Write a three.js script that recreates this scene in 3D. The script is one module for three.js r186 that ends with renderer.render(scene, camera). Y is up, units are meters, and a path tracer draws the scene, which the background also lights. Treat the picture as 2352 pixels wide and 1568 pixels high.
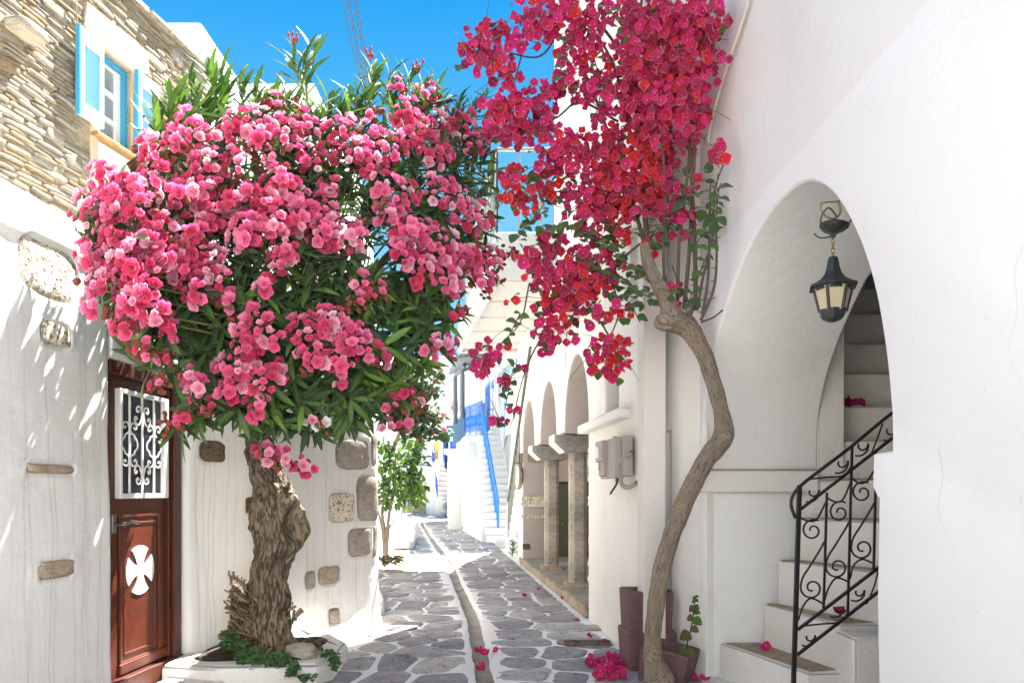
import * as THREE from 'three';
import { RoundedBoxGeometry } from 'three/addons/geometries/RoundedBoxGeometry.js';
import { mergeGeometries, mergeVertices, toCreasedNormals } from 'three/addons/utils/BufferGeometryUtils.js';
import { ImprovedNoise } from 'three/addons/math/ImprovedNoise.js';

// ---------------------------------------------------------------- camera, sky, sun, exposure
const EYE = 1.35, F = 1650, CX = 1176, CY = 1130;          // eye height (m), focal length and centre in units of a 2352-wide frame
const EXPOSURE = 6.55;
const scene = new THREE.Scene();
const FULLH = 983;
const camera = new THREE.PerspectiveCamera(2 * Math.atan(FULLH / 2 / (F * 1024 / 2352)) * 180 / Math.PI, 1024 / FULLH, 0.05, 600);
camera.position.set(0, EYE, 0);
camera.setViewOffset(1024, FULLH, 0, 0, 1024, 682);       // lens shifted up: verticals stay vertical
camera.updateProjectionMatrix();
const renderer = new THREE.WebGLRenderer({ antialias: true });
renderer.toneMapping = THREE.LinearToneMapping;
renderer.toneMappingExposure = EXPOSURE;
renderer.shadowMap.enabled = true;
const SUN = new THREE.Vector3(0.29, 1, -0.50).normalize();
{
  const W = 512, H = 256, d = new Float32Array(W * H * 4);
  const stops = [[0, .50, .80, .98], [6, .40, .76, .98], [13, .30, .74, .98], [21, .20, .63, .98], [28, .07, .48, .97], [35, .002, .35, .95], [55, .002, .24, .8], [90, .005, .16, .7]];
  for (let j = 0; j < H; j++) {
    const el = ((j + .5) / H - .5) * 180, e = Math.max(0, el);
    let k = 0; while (k < stops.length - 2 && stops[k + 1][0] < e) k++;
    const a = stops[k], b = stops[k + 1], f = Math.min(1, (e - a[0]) / (b[0] - a[0]));
    for (let i = 0; i < W; i++) {
      const az = ((i + .5) / W - .5) * 2 * Math.PI, x = Math.cos(az) * Math.cos(el * Math.PI / 180), z = Math.sin(az) * Math.cos(el * Math.PI / 180), y = Math.sin(el * Math.PI / 180);
      const c = Math.max(0, x * SUN.x + y * SUN.y + z * SUN.z), near = .09 * Math.pow(c, 4);
      const o = (j * W + i) * 4;
      for (let q = 0; q < 3; q++) d[o + q] = (a[q + 1] + (b[q + 1] - a[q + 1]) * f + near * [.5, .9, .5][q]) / EXPOSURE;
      d[o + 3] = 1;
    }
  }
  const t = new THREE.DataTexture(d, W, H, THREE.RGBAFormat, THREE.FloatType);
  t.mapping = THREE.EquirectangularReflectionMapping; t.magFilter = t.minFilter = THREE.LinearFilter; t.needsUpdate = true;
  scene.background = t; scene.environment = t;
}
const V0 = new THREE.Vector3(0, 0, -10);
const sun = new THREE.DirectionalLight(new THREE.Color(1, .965, .915), 5);
sun.name = 'sun'; sun.position.copy(SUN.clone().multiplyScalar(40)).add(V0); sun.castShadow = true; sun.shadow.mapSize.set(4096, 4096);
Object.assign(sun.shadow.camera, { left: -30, right: 30, top: 30, bottom: -30, near: 1, far: 120 });
scene.add(sun, sun.target); sun.target.position.set(0, 0, -10);

// ---------------------------------------------------------------- helpers
const V = (x, y, z) => new THREE.Vector3(x, y, z);
function rng(seed) { let a = seed >>> 0; return () => { a = (a + 0x6D2B79F5) | 0; let t = Math.imul(a ^ (a >>> 15), 1 | a); t = (t + Math.imul(t ^ (t >>> 7), 61 | t)) ^ t; return ((t ^ (t >>> 14)) >>> 0) / 4294967296; }; }
const R = rng(7), rr = (a, b, r = R) => a + (b - a) * r(), pick = (a, r = R) => a[Math.floor(r() * a.length)];
const lerp = (a, b, t) => a + (b - a) * t, clamp = (x, a, b) => Math.min(b, Math.max(a, x)), sstep = (a, b, x) => { const t = clamp((x - a) / (b - a), 0, 1); return t * t * (3 - 2 * t); };
const at = (x, y, Z) => V((x - CX) / F * Z, EYE + (CY - y) / F * Z, -Z);
const ground = (x, y, h = 0) => at(x, y, F * (EYE - h) / (y - CY));
const IN = new ImprovedNoise();
const n3 = (x, y, z) => IN.noise(x + 31.7, y + 17.3, z + 5.1);
const fbm3 = (x, y, z, o = 4) => { let s = 0, a = .5; for (let i = 0; i < o; i++) { s += a * n3(x, y, z); x *= 2.03; y *= 2.03; z *= 2.03; a *= .5; } return s; };
const lin = (s) => new THREE.Color(s);                    // sRGB hex -> linear Color
const col = (r, g, b) => new THREE.Color(r, g, b);        // linear

// tileable value noise on a grid of period p
function tileNoise(seed) {
  const r = rng(seed), N = 256, T = new Float32Array(N * N); for (let i = 0; i < N * N; i++) T[i] = r();
  const g = (x, y, p, s) => T[(((x % p) + p) % p + s * 37 & 255) + (((y % p) + p) % p + s * 59 & 255) * N];
  const n = (u, v, p, s) => { const x = u * p, y = v * p, i = Math.floor(x), j = Math.floor(y), a = x - i, b = y - j, f = a * a * (3 - 2 * a), h = b * b * (3 - 2 * b);
    return lerp(lerp(g(i, j, p, s), g(i + 1, j, p, s), f), lerp(g(i, j + 1, p, s), g(i + 1, j + 1, p, s), f), h); };
  return (u, v, p, o = 4, gain = .5) => { let s = 0, a = 1, t = 0; for (let k = 0; k < o; k++) { s += a * n(u, v, p << k, k); t += a; a *= gain; } return s / t; };
}
const TN = tileNoise(11);
function tex(w, h, fn, { srgb = true, rep = [1, 1], wrap = true } = {}) {
  const d = new Uint8Array(w * h * 4), S = (x) => srgb ? (x <= .0031308 ? 12.92 * x : 1.055 * Math.pow(x, 1 / 2.4) - .055) : x;
  for (let j = 0; j < h; j++) for (let i = 0; i < w; i++) {
    const c = fn((i + .5) / w, (j + .5) / h), o = (j * w + i) * 4;
    if (typeof c === 'number') d[o] = d[o + 1] = d[o + 2] = clamp(S(clamp(c, 0, 1)), 0, 1) * 255; else for (let q = 0; q < 3; q++) d[o + q] = clamp(S(clamp(c[q], 0, 1)), 0, 1) * 255;
    d[o + 3] = 255;
  }
  const t = new THREE.DataTexture(d, w, h); t.magFilter = THREE.LinearFilter; t.minFilter = THREE.LinearMipmapLinearFilter; t.generateMipmaps = true;
  if (wrap) t.wrapS = t.wrapT = THREE.RepeatWrapping; if (srgb) t.colorSpace = THREE.SRGBColorSpace; t.repeat.set(...rep); t.needsUpdate = true; return t;
}
const rep = (t, x, y = x) => { const c = t.clone(); c.repeat.set(x, y); c.needsUpdate = true; return c; };

// textures (uv in metres, repeat = 1 / size)
const mixc = (a, b, t) => [lerp(a[0], b[0], t), lerp(a[1], b[1], t), lerp(a[2], b[2], t)];
const plasterBump = tex(1024, 1024, (u, v) => .55 * TN(u, v, 4, 3) + .3 * TN(u + .3, v, 24, 3) + .15 * TN(u, v + .4, 110, 2), { srgb: false });
const plasterCol = tex(1024, 1024, (u, v) => { const a = TN(u, v, 3, 5), b = TN(u + .37, v + .11, 9, 4), c = TN(u + .7, v + .2, 60, 3); let k = 1 - .05 * sstep(.5, .8, a) - .05 * sstep(.55, .85, b); const sp = c > .86 && b > .5 ? .18 : 0; return [k - sp, k * .995 - sp, k * (.985 - .02 * a) - sp * 1.1]; });
const stoneCol = tex(1024, 1024, (u, v) => { const a = TN(u, v, 4, 5), b = TN(u + .2, v * 3, 12, 4), c = TN(u, v, 90, 2); const k = .62 + .5 * (a - .5) + .35 * (b - .5) + .3 * (c - .5); return [k, k * .985, k * .975]; });
const stoneBump = tex(1024, 1024, (u, v) => .5 * TN(u, v * 2, 10, 4) + .5 * TN(u + .5, v, 60, 3), { srgb: false });
const poroBump = tex(512, 512, (u, v) => { const a = TN(u, v, 24, 3), b = TN(u + .3, v + .6, 40, 2); return .5 * sstep(.28, .55, a) + .3 * sstep(.3, .6, b) + .2 * TN(u, v, 90, 2); }, { srgb: false });
const poroCol = tex(512, 512, (u, v) => { const a = TN(u, v, 24, 3), c = TN(u + .1, v + .4, 6, 3); return mixc([.34, .24, .12], mixc([.92, .86, .74], [.74, .67, .55], c), sstep(.26, .44, a)); });
const slateCol = tex(1024, 1024, (u, v) => { const a = TN(u, v, 5, 5), b = TN(u * .5 % 1, v, 24, 4), c = TN(u, v, 80, 3), s = TN(u * .25 % 1, v * 2 % 1, 60, 2), p = TN(u + .4, v + .7, 3, 4); let k = .78 + .6 * (a - .5) + .5 * (b - .5) + .35 * (c - .5) - (s > .74 ? .3 : 0); const w = .55 * sstep(.60, .74, p * .75 + c * .25); return [k * (1 + .16 * (p - .5)) + w, k * (.98 - .06 * (p - .5)) + w, k + w * .95]; });
const granCol = tex(512, 512, (u, v) => { const c = TN(u, v, 128, 2), a = TN(u, v, 6, 4); const k = .75 + .5 * (c - .5) + .35 * (a - .5) + (c > .86 ? .6 : 0); return [k, k, k]; });
const barkCol = tex(1024, 1024, (u, v) => { const a = TN(u * 2 + .05 * TN(u, v, 6, 2), v, 20, 5), c = TN(u, v, 90, 3), b = TN(u + .5, v, 7, 4); return mixc(mixc([.10, .077, .055], [.38, .315, .235], sstep(.30, .68, a)), [.5, .45, .38], .5 * sstep(.5, .75, b) * c * 1.5); });
const barkBump = tex(1024, 1024, (u, v) => .65 * sstep(.3, .65, TN(u * 2 + .05 * TN(u, v, 6, 2), v, 20, 5)) + .35 * TN(u, v, 60, 4), { srgb: false });
const grayBark = tex(1024, 1024, (u, v) => { const a = TN(u * 3, v, 16, 5), c = TN(u, v, 120, 3), b = TN(u + .5, v, 7, 4); return mixc(mixc([.2, .16, .12], [.5, .43, .34], sstep(.28, .62, a * .6 + c * .4)), [.5, .33, .18], .55 * sstep(.55, .75, b)); });
const woodCol = tex(512, 512, (u, v) => { const k = .75 + .5 * (TN(u, v * .15, 40, 3) - .5) + .3 * (TN(u, v, 8, 4) - .5); return [k, k, k]; });
const paintBump = tex(512, 512, (u, v) => .7 * TN(u, v * .2, 60, 2) + .3 * TN(u, v, 90, 2), { srgb: false });

const Std = (o) => new THREE.MeshStandardMaterial({ roughness: .9, ...o });
const Phy = (o) => new THREE.MeshPhysicalMaterial({ roughness: .9, ...o });
const paint = (hex, rough = .45, extra = {}) => Std({ color: lin(hex), roughness: rough, bumpMap: rep(paintBump, 2), bumpScale: .0006, ...extra });
const M = {
  white: Std({ color: col(.83, .815, .79), map: rep(plasterCol, .5), bumpMap: rep(plasterBump, .6), bumpScale: .007, roughness: .95 }),
  whiteCool: Std({ color: col(.82, .82, .815), map: rep(plasterCol, .5), bumpMap: rep(plasterBump, .8), bumpScale: .008, roughness: .95 }),
  whiteFar: Std({ color: col(.72, .715, .70), map: rep(plasterCol, .25), bumpMap: rep(plasterBump, .4), bumpScale: .01, roughness: .95 }),
  rough: Std({ color: col(.78, .76, .73), map: rep(plasterCol, .9), bumpMap: rep(plasterBump, 1.6), bumpScale: .014, roughness: .95 }),
  mortar: Std({ color: col(.82, .81, .79), map: rep(plasterCol, .7), bumpMap: rep(plasterBump, 1.5), bumpScale: .008, roughness: .9 }),
  drain: Std({ color: col(.56, .50, .41), map: rep(stoneCol, 1.2), bumpMap: rep(plasterBump, 3), bumpScale: .006 }),
  tread: Std({ color: col(.52, .41, .29), map: rep(stoneCol, 1.5), bumpMap: rep(stoneBump, 2), bumpScale: .004 }),
  poro: Std({ color: col(.95, .93, .9), map: rep(poroCol, 2.2), bumpMap: rep(poroBump, 2.2), bumpScale: .012 }),
  granite: Std({ color: col(.62, .54, .46), map: rep(stoneCol, 2), bumpMap: rep(poroBump, 4), bumpScale: .006 }),
  darkStone: Std({ color: col(.2, .16, .11), map: rep(poroCol, 3), bumpMap: rep(poroBump, 3), bumpScale: .01 }),
  ochreStone: Std({ color: col(.62, .5, .36), map: rep(stoneCol, 2), bumpMap: rep(stoneBump, 2), bumpScale: .008 }),
  column: Std({ color: col(.64, .57, .48), map: rep(stoneCol, 1.3), bumpMap: rep(poroBump, 3), bumpScale: .005 }),
  brown: paint('#662a12', .42, { map: rep(woodCol, 1.5) }),
  brownDk: paint('#57210f', .45, { map: rep(woodCol, 1.5) }),
  whitePaint: paint('#efeeea', .4),
  blueSky: paint('#69a9c8', .5), blueTrim: paint('#3f9fc6', .5), blue: paint('#1079d6', .45), blueLt: paint('#7fb2ee', .5), blueDk: paint('#1c4fc0', .45), blueGrey: paint('#5f7f9c', .6), blueDoor: paint('#0f5fb0', .5),
  greenDoor: paint('#56604a', .6), greenLt: paint('#a9cdb0', .5), olive: paint('#5d6252', .6), teal: paint('#0e5a66', .5),
  iron: Std({ color: col(.018, .015, .017), roughness: .42, metalness: .3, bumpMap: rep(plasterBump, 6), bumpScale: .0008 }),
  lampIron: Std({ color: col(.035, .04, .04), roughness: .5, metalness: .3, bumpMap: rep(plasterBump, 10), bumpScale: .001 }),
  brass: Std({ color: col(.32, .24, .11), roughness: .5, metalness: .6 }),
  steel: Std({ color: col(.3, .3, .3), roughness: .4, metalness: .9 }),
  greyRail: paint('#8d8f86', .6),
  glassDk: Phy({ color: col(.012, .012, .028), roughness: .35 }),
  pane: Phy({ color: col(.95, .97, 1), roughness: .05, transmission: .9, thickness: 0 }),
  frost: Phy({ color: col(.85, .76, .52), roughness: .95, transmission: .5, thickness: 0 }),
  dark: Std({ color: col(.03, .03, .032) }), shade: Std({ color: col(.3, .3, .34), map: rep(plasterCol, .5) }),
  meter: Std({ color: col(.34, .295, .275), roughness: .55, bumpMap: rep(plasterBump, 8), bumpScale: .0006 }),
  pot: Std({ color: col(.20, .105, .105), map: rep(granCol, 2.5), bumpMap: rep(plasterBump, 6), bumpScale: .002, roughness: .9 }),
  soil: Std({ color: col(.07, .05, .035), map: rep(stoneCol, 3), bumpMap: rep(stoneBump, 3), bumpScale: .02 }),
  bark: Std({ color: col(.72, .66, .58), map: rep(barkCol, 1.4), bumpMap: rep(barkBump, 1.4), bumpScale: .028 }),
  bark2: Std({ color: col(.78, .74, .71), map: rep(grayBark, 2), bumpMap: rep(barkBump, 3), bumpScale: .014 }),
  twig: Std({ color: col(.10, .075, .055) }), twigGreen: Std({ color: col(.16, .17, .05) }), deadLeaf: Std({ color: col(.26, .15, .07) }), twigPale: Std({ color: col(.33, .24, .15) }),
  canvasWhite: Std({ color: col(.60, .585, .55), bumpMap: rep(paintBump, 1), bumpScale: .002, roughness: .7 }), ochreWood: paint('#b08a52', .6, { map: rep(woodCol, 2) }), tileGrey: Std({ color: col(.16, .13, .1), roughness: .9 }), weathered: Std({ color: col(.2, .215, .24), map: rep(woodCol, 3), bumpMap: rep(paintBump, 3), bumpScale: .002 }),
};
const stoneTones = [[.25, .245, .25], [.20, .195, .205], [.29, .275, .27], [.235, .215, .225], [.33, .315, .30], [.18, .175, .185]].map((c) => Std({ color: col(c[0] * 1.74, c[1] * 1.72, c[2] * 1.66), map: rep(slateCol, .9), bumpMap: rep(stoneBump, 1.2), bumpScale: .012, roughness: .82 }));
const facadeTones = [[.82, .69, .49], [.88, .77, .57], [.74, .59, .39], [.76, .57, .32], [.60, .53, .41], [.90, .82, .66], [.64, .45, .24]].map((c) => Std({ color: col(...c), map: rep(stoneCol, 1.1), bumpMap: rep(stoneBump, 1.5), bumpScale: .014 }));

// metres as uv, projected along each vertex's main direction
function metric(g) {
  const p = g.attributes.position; if (!g.attributes.normal) g.computeVertexNormals(); const n = g.attributes.normal, uv = new Float32Array(p.count * 2);
  for (let i = 0; i < p.count; i++) { const a = Math.abs(n.getX(i)), b = Math.abs(n.getY(i)), c = Math.abs(n.getZ(i)), x = p.getX(i), y = p.getY(i), z = p.getZ(i);
    if (b >= a && b >= c) { uv[2 * i] = x; uv[2 * i + 1] = z; } else if (a >= c) { uv[2 * i] = z; uv[2 * i + 1] = y; } else { uv[2 * i] = x; uv[2 * i + 1] = y; } }
  g.setAttribute('uv', new THREE.BufferAttribute(uv, 2)); return g;
}
const counts = {};
const numbered = (n) => { counts[n] = (counts[n] ?? -1) + 1; return counts[n] ? n + '_' + String(counts[n]).padStart(3, '0') : n; };
const BASE = new WeakMap();
function thing(name, label, category, base = V(0, 0, 0), group) {
  const o = new THREE.Group(); o.name = numbered(name); o.position.copy(base); o.userData = { label, category }; if (group) o.userData.group = group;
  BASE.set(o, base.clone()); scene.add(o); return o;
}
function structure(name) { const o = new THREE.Group(); o.name = name; o.userData = { kind: 'structure' }; BASE.set(o, V(0, 0, 0)); scene.add(o); return o; }
// geo is in world coordinates; the part is baked relative to its thing's base
function part(parent, name, geo, mat, opt = {}) {
  if (Array.isArray(geo)) geo = join(geo);
  const b = BASE.get(parent); geo.translate(-b.x, -b.y, -b.z);
  const m = new THREE.Mesh(geo, mat); m.name = name; m.castShadow = m.receiveShadow = true; BASE.set(m, b);
  if (opt.label) m.userData.label = opt.label; if (opt.kind) m.userData.kind = opt.kind; parent.add(m); return m;
}
// a placed copy of a shared geometry
function piece(parent, name, geo, mat, matrix) {
  const b = BASE.get(parent), m = new THREE.Mesh(geo, mat); m.name = name; matrix.decompose(m.position, m.quaternion, m.scale); m.position.sub(b); m.castShadow = m.receiveShadow = true; BASE.set(m, b); parent.add(m); return m;
}
function single(name, label, category, geo, mat, group, base) {
  if (Array.isArray(geo)) geo = join(geo);
  if (!base) { geo.computeBoundingBox(); const bb = geo.boundingBox; base = V((bb.min.x + bb.max.x) / 2, bb.min.y, (bb.min.z + bb.max.z) / 2); }
  geo.translate(-base.x, -base.y, -base.z);
  const m = new THREE.Mesh(geo, mat); m.name = numbered(name); m.position.copy(base); m.castShadow = m.receiveShadow = true; m.userData = { label, category }; if (group) m.userData.group = group; BASE.set(m, base); scene.add(m); return m;
}
function join(gs) {
  gs = gs.map((g) => { g = g.index ? g.toNonIndexed() : g; const k = {}; for (const a of ['position', 'normal', 'uv']) k[a] = g.attributes[a]; if (!k.uv) { metric(g); k.uv = g.attributes.uv; } const o = new THREE.BufferGeometry(); for (const a in k) o.setAttribute(a, k[a]); return o; });
  return mergeGeometries(gs);
}
const I4 = () => new THREE.Matrix4();
function box(w, h, d, r = .01, m) { const g = r > 0 ? new RoundedBoxGeometry(w, h, d, 2, Math.min(r, w / 2.01, h / 2.01, d / 2.01)) : new THREE.BoxGeometry(w, h, d); metric(g); if (m) g.applyMatrix4(m); return g; }
const boxAt = (x, y, z, w, h, d, r = .01) => box(w, h, d, r, I4().makeTranslation(x, y, z));
function tube(pts, rad, seg = 8, n, { noise = 0, freq = 6, smooth = true, stretch = 1, carve } = {}) {
  const c = smooth && pts.length > 2 ? new THREE.CatmullRomCurve3(pts, false, 'centripetal') : new THREE.CurvePath();
  if (!c.isCatmullRomCurve3) for (let i = 0; i + 1 < pts.length; i++) c.add(new THREE.LineCurve3(pts[i], pts[i + 1]));
  n = n || Math.max(2, pts.length * 4);
  const P = [], N = [], U = [], I = [], rs = Array.isArray(rad) ? (t) => { const x = t * (rad.length - 1), i = Math.min(rad.length - 2, Math.floor(x)); return lerp(rad[i], rad[i + 1], x - i); } : () => rad;
  let up = V(.013, .02, 1), prev; const L = c.getLength(); let maxr = Array.isArray(rad) ? Math.max(...rad) : rad;
  for (let i = 0; i <= n; i++) {
    const t = i / n, p = Array.isArray(rad) && c.isCatmullRomCurve3 ? c.getPoint(t) : c.getPointAt(t), e = 1e-3, T = (Array.isArray(rad) && c.isCatmullRomCurve3 ? c.getTangent(t) : c.getTangentAt(t)).normalize();
    if (i === 0) { up.crossVectors(T, Math.abs(T.y) > .9 ? V(0, 0, 1) : V(0, 1, 0)).normalize(); } else { up.addScaledVector(T, -up.dot(T)).normalize(); }
    const B = V().crossVectors(T, up), r0 = rs(t);
    for (let j = 0; j <= seg; j++) {
      const a = (j % seg) / seg * 2 * Math.PI, d = V().addScaledVector(up, Math.cos(a)).addScaledVector(B, Math.sin(a));
      let r = r0; const q = p.clone().addScaledVector(d, r0);
      if (noise) r += r0 * noise * fbm3(q.x * freq, q.y * freq * stretch, q.z * freq, 4);
      if (carve) r += carve(q, d, t, r0, a);
      q.copy(p).addScaledVector(d, r); P.push(q.x, q.y, q.z); N.push(d.x, d.y, d.z); U.push(j / seg * 2 * Math.PI * maxr, t * L);
    }
  }
  for (let i = 0; i < n; i++) for (let j = 0; j < seg; j++) { const a = i * (seg + 1) + j, b = a + seg + 1; I.push(a, a + 1, b, b, a + 1, b + 1); }
  for (const e of [0, n]) { const k = P.length / 3, s = e * (seg + 1); let x = 0, y = 0, z = 0; for (let j = 0; j < seg; j++) { x += P[3 * (s + j)] / seg; y += P[3 * (s + j) + 1] / seg; z += P[3 * (s + j) + 2] / seg; } P.push(x, y, z); N.push(0, 1, 0); U.push(0, 0); for (let j = 0; j < seg; j++) e ? I.push(s + j, s + j + 1, k) : I.push(s + j + 1, s + j, k); }
  const g = new THREE.BufferGeometry(); g.setAttribute('position', new THREE.Float32BufferAttribute(P, 3)); g.setAttribute('normal', new THREE.Float32BufferAttribute(N, 3)); g.setAttribute('uv', new THREE.Float32BufferAttribute(U, 2)); g.setIndex(I);
  if (noise || carve) { g.computeVertexNormals(); const nn = g.attributes.normal; for (let i = 0; i <= n; i++) { const a = i * (seg + 1), b = a + seg, v = V(nn.getX(a) + nn.getX(b), nn.getY(a) + nn.getY(b), nn.getZ(a) + nn.getZ(b)).normalize(); nn.setXYZ(a, v.x, v.y, v.z); nn.setXYZ(b, v.x, v.y, v.z); } }
  return g;
}
const ribbonPts = (a, Z) => a.map((p) => at(p[0], p[1], p[2] ?? Z));
// a vertical plane from A to B in plan (X, depth Z), left to right in the picture; local z faces the viewer's side
class Plane {
  constructor(x0, z0, x1, z1) { Object.assign(this, { x0, z0, x1, z1 }); const dx = x1 - x0, dz = z1 - z0; this.len = Math.hypot(dx, dz); this.dx = dx / this.len; this.dz = dz / this.len;
    this.m = I4().makeBasis(V(this.dx, 0, -this.dz), V(0, 1, 0), V(this.dz, 0, this.dx)).setPosition(x0, 0, -z0); }
  st(x, y, off = 0) { const u = (x - CX) / F, ox = this.x0 + this.dz * off, oz = this.z0 - this.dx * off, t = (u * oz - ox) / (this.dx - u * this.dz); return [t, EYE + (CY - y) / F * (oz + t * this.dz)]; }
  p(s, h, z = 0) { return V(s, h, z).applyMatrix4(this.m); }
  box(s0, h0, s1, h1, z0, z1, r = .008) { return box(s1 - s0, h1 - h0, z1 - z0, r, this.m.clone().multiply(I4().makeTranslation((s0 + s1) / 2, (h0 + h1) / 2, (z0 + z1) / 2))); }
  panel(outline, holes, thick, bevel = .015, zoff = 0) {
    const sh = new THREE.Shape(outline.map((p) => new THREE.Vector2(...p))); for (const h of holes) sh.holes.push(new THREE.Path(h.map((p) => new THREE.Vector2(...p))));
    const g = new THREE.ExtrudeGeometry(sh, { depth: thick - 2 * bevel, bevelEnabled: bevel > 0, bevelThickness: bevel, bevelSize: bevel, bevelOffset: -bevel, bevelSegments: 3, curveSegments: 8, steps: 1 });
    g.translate(0, 0, -thick + bevel + zoff); const c = toCreasedNormals(g, .4); metric(c); c.applyMatrix4(this.m); return c;
  }
}
const rect = (s0, h0, s1, h1) => [[s0, h0], [s1, h0], [s1, h1], [s0, h1]];
const archHole = (s0, s1, h0, spring, top, n = 28) => { const a = [[s0, h0], [s1, h0]]; for (let i = 0; i <= n; i++) { const t = i / n * Math.PI; a.push([(s0 + s1) / 2 + (s1 - s0) / 2 * Math.cos(t), spring + (top - spring) * Math.sin(t)]); } return a; };
// closed slab from fn(u, v) -> {p, n}: front sheet, back sheet n * thick behind, four sides
function slab(fn, nu, nv, thick) {
  const P = [], U = [], I = [], id = (i, j, k) => k * (nu + 1) * (nv + 1) + j * (nu + 1) + i;
  for (let k = 0; k < 2; k++) for (let j = 0; j <= nv; j++) for (let i = 0; i <= nu; i++) { const { p, n, uv, b } = fn(i / nu, j / nv), q = k ? (b ?? p).clone().addScaledVector(n, -thick) : p; P.push(q.x, q.y, q.z); U.push(...uv); }
  for (let j = 0; j < nv; j++) for (let i = 0; i < nu; i++) { let a = id(i, j, 0), b = id(i + 1, j, 0), c = id(i + 1, j + 1, 0), d = id(i, j + 1, 0); I.push(a, b, c, a, c, d); a = id(i, j, 1); b = id(i + 1, j, 1); c = id(i + 1, j + 1, 1); d = id(i, j + 1, 1); I.push(a, c, b, a, d, c); }
  const side = (list) => { for (let k = 0; k + 1 < list.length; k++) { const [i, j] = list[k], [a, b] = list[k + 1]; I.push(id(i, j, 0), id(i, j, 1), id(a, b, 1), id(i, j, 0), id(a, b, 1), id(a, b, 0)); } };
  const e = []; for (let i = 0; i <= nu; i++) e.push([i, 0]); side(e); const f = []; for (let i = nu; i >= 0; i--) f.push([i, nv]); side(f); const g1 = []; for (let j = nv; j >= 0; j--) g1.push([0, j]); side(g1); const h = []; for (let j = 0; j <= nv; j++) h.push([nu, j]); side(h);
  const g = new THREE.BufferGeometry(); g.setAttribute('position', new THREE.Float32BufferAttribute(P, 3)); g.setAttribute('uv', new THREE.Float32BufferAttribute(U, 2)); g.setIndex(I); g.computeVertexNormals(); return g;
}
// rough rounded stone, about 2 x 2 x 2 before scaling
function stoneGeo(seed, sub = 5, rough = .12, sq = 4) {
  const g = mergeVertices(new THREE.BoxGeometry(2, 2, 2, sub, sub, sub).deleteAttribute('uv').deleteAttribute('normal')), p = g.attributes.position;
  for (let i = 0; i < p.count; i++) { const v = V().fromBufferAttribute(p, i), l = Math.pow(Math.abs(v.x) ** sq + Math.abs(v.y) ** sq + Math.abs(v.z) ** sq, 1 / sq), w = v.clone().divideScalar(l); w.multiplyScalar(1 + rough * fbm3(w.x * 1.3 + seed * 3.1, w.y * 1.3, w.z * 1.3, 3) * 1.6); p.setXYZ(i, w.x, w.y, w.z); }
  g.computeVertexNormals(); return metric(g);
}
const spiral = (cx, cy, r0, r1, a0, turns, n = 22) => Array.from({ length: n + 1 }, (_, i) => { const t = i / n, r = lerp(r0, r1, t), a = a0 + turns * 2 * Math.PI * t; return [cx + r * Math.cos(a), cy + r * Math.sin(a)]; });

// ---------------------------------------------------------------- the setting: ground and paved lane
const poly = (pts) => (z) => { let i = 0; while (i < pts.length - 2 && pts[i + 1][0] < z) i++; const [a, x] = pts[i], [b, y] = pts[i + 1]; return x + (y - x) * (z - a) / (b - a); };
const Lx = poly([[1, -2.5], [5.0, -2.42], [5.6, -2.2], [6.1, -1.54], [6.9, -1.27], [7.15, -1.6], [8, -2.3], [13, -2.62], [16, -2.75], [30, -4.62], [45, -8], [60, -11.5]]);
const Rx = poly([[1, 1.66], [5.25, 1.39], [5.6, 1.08], [7, .87], [13.6, .17], [15.8, -.08], [19.2, -.41], [25.3, -1.44], [35.4, -2.36], [42.8, -3.8], [48.4, -5.4], [60, -8]]);
const Gx = poly([[1, .12], [5.08, -.19], [7.68, -.42], [10.6, -.81], [13.9, -1.23], [22.3, -2.58], [31, -3.9], [44.6, -6.6], [60, -10]]);
{
  const g = new THREE.PlaneGeometry(500, 500, 1, 1); g.rotateX(-Math.PI / 2); g.translate(0, -.09, 0); metric(g);
  const t = structure('ground'); part(t, 'earth', g, Std({ color: col(.68, .67, .655), map: rep(plasterCol, .6), roughness: .9 }));
}
const street = structure('street');
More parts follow.
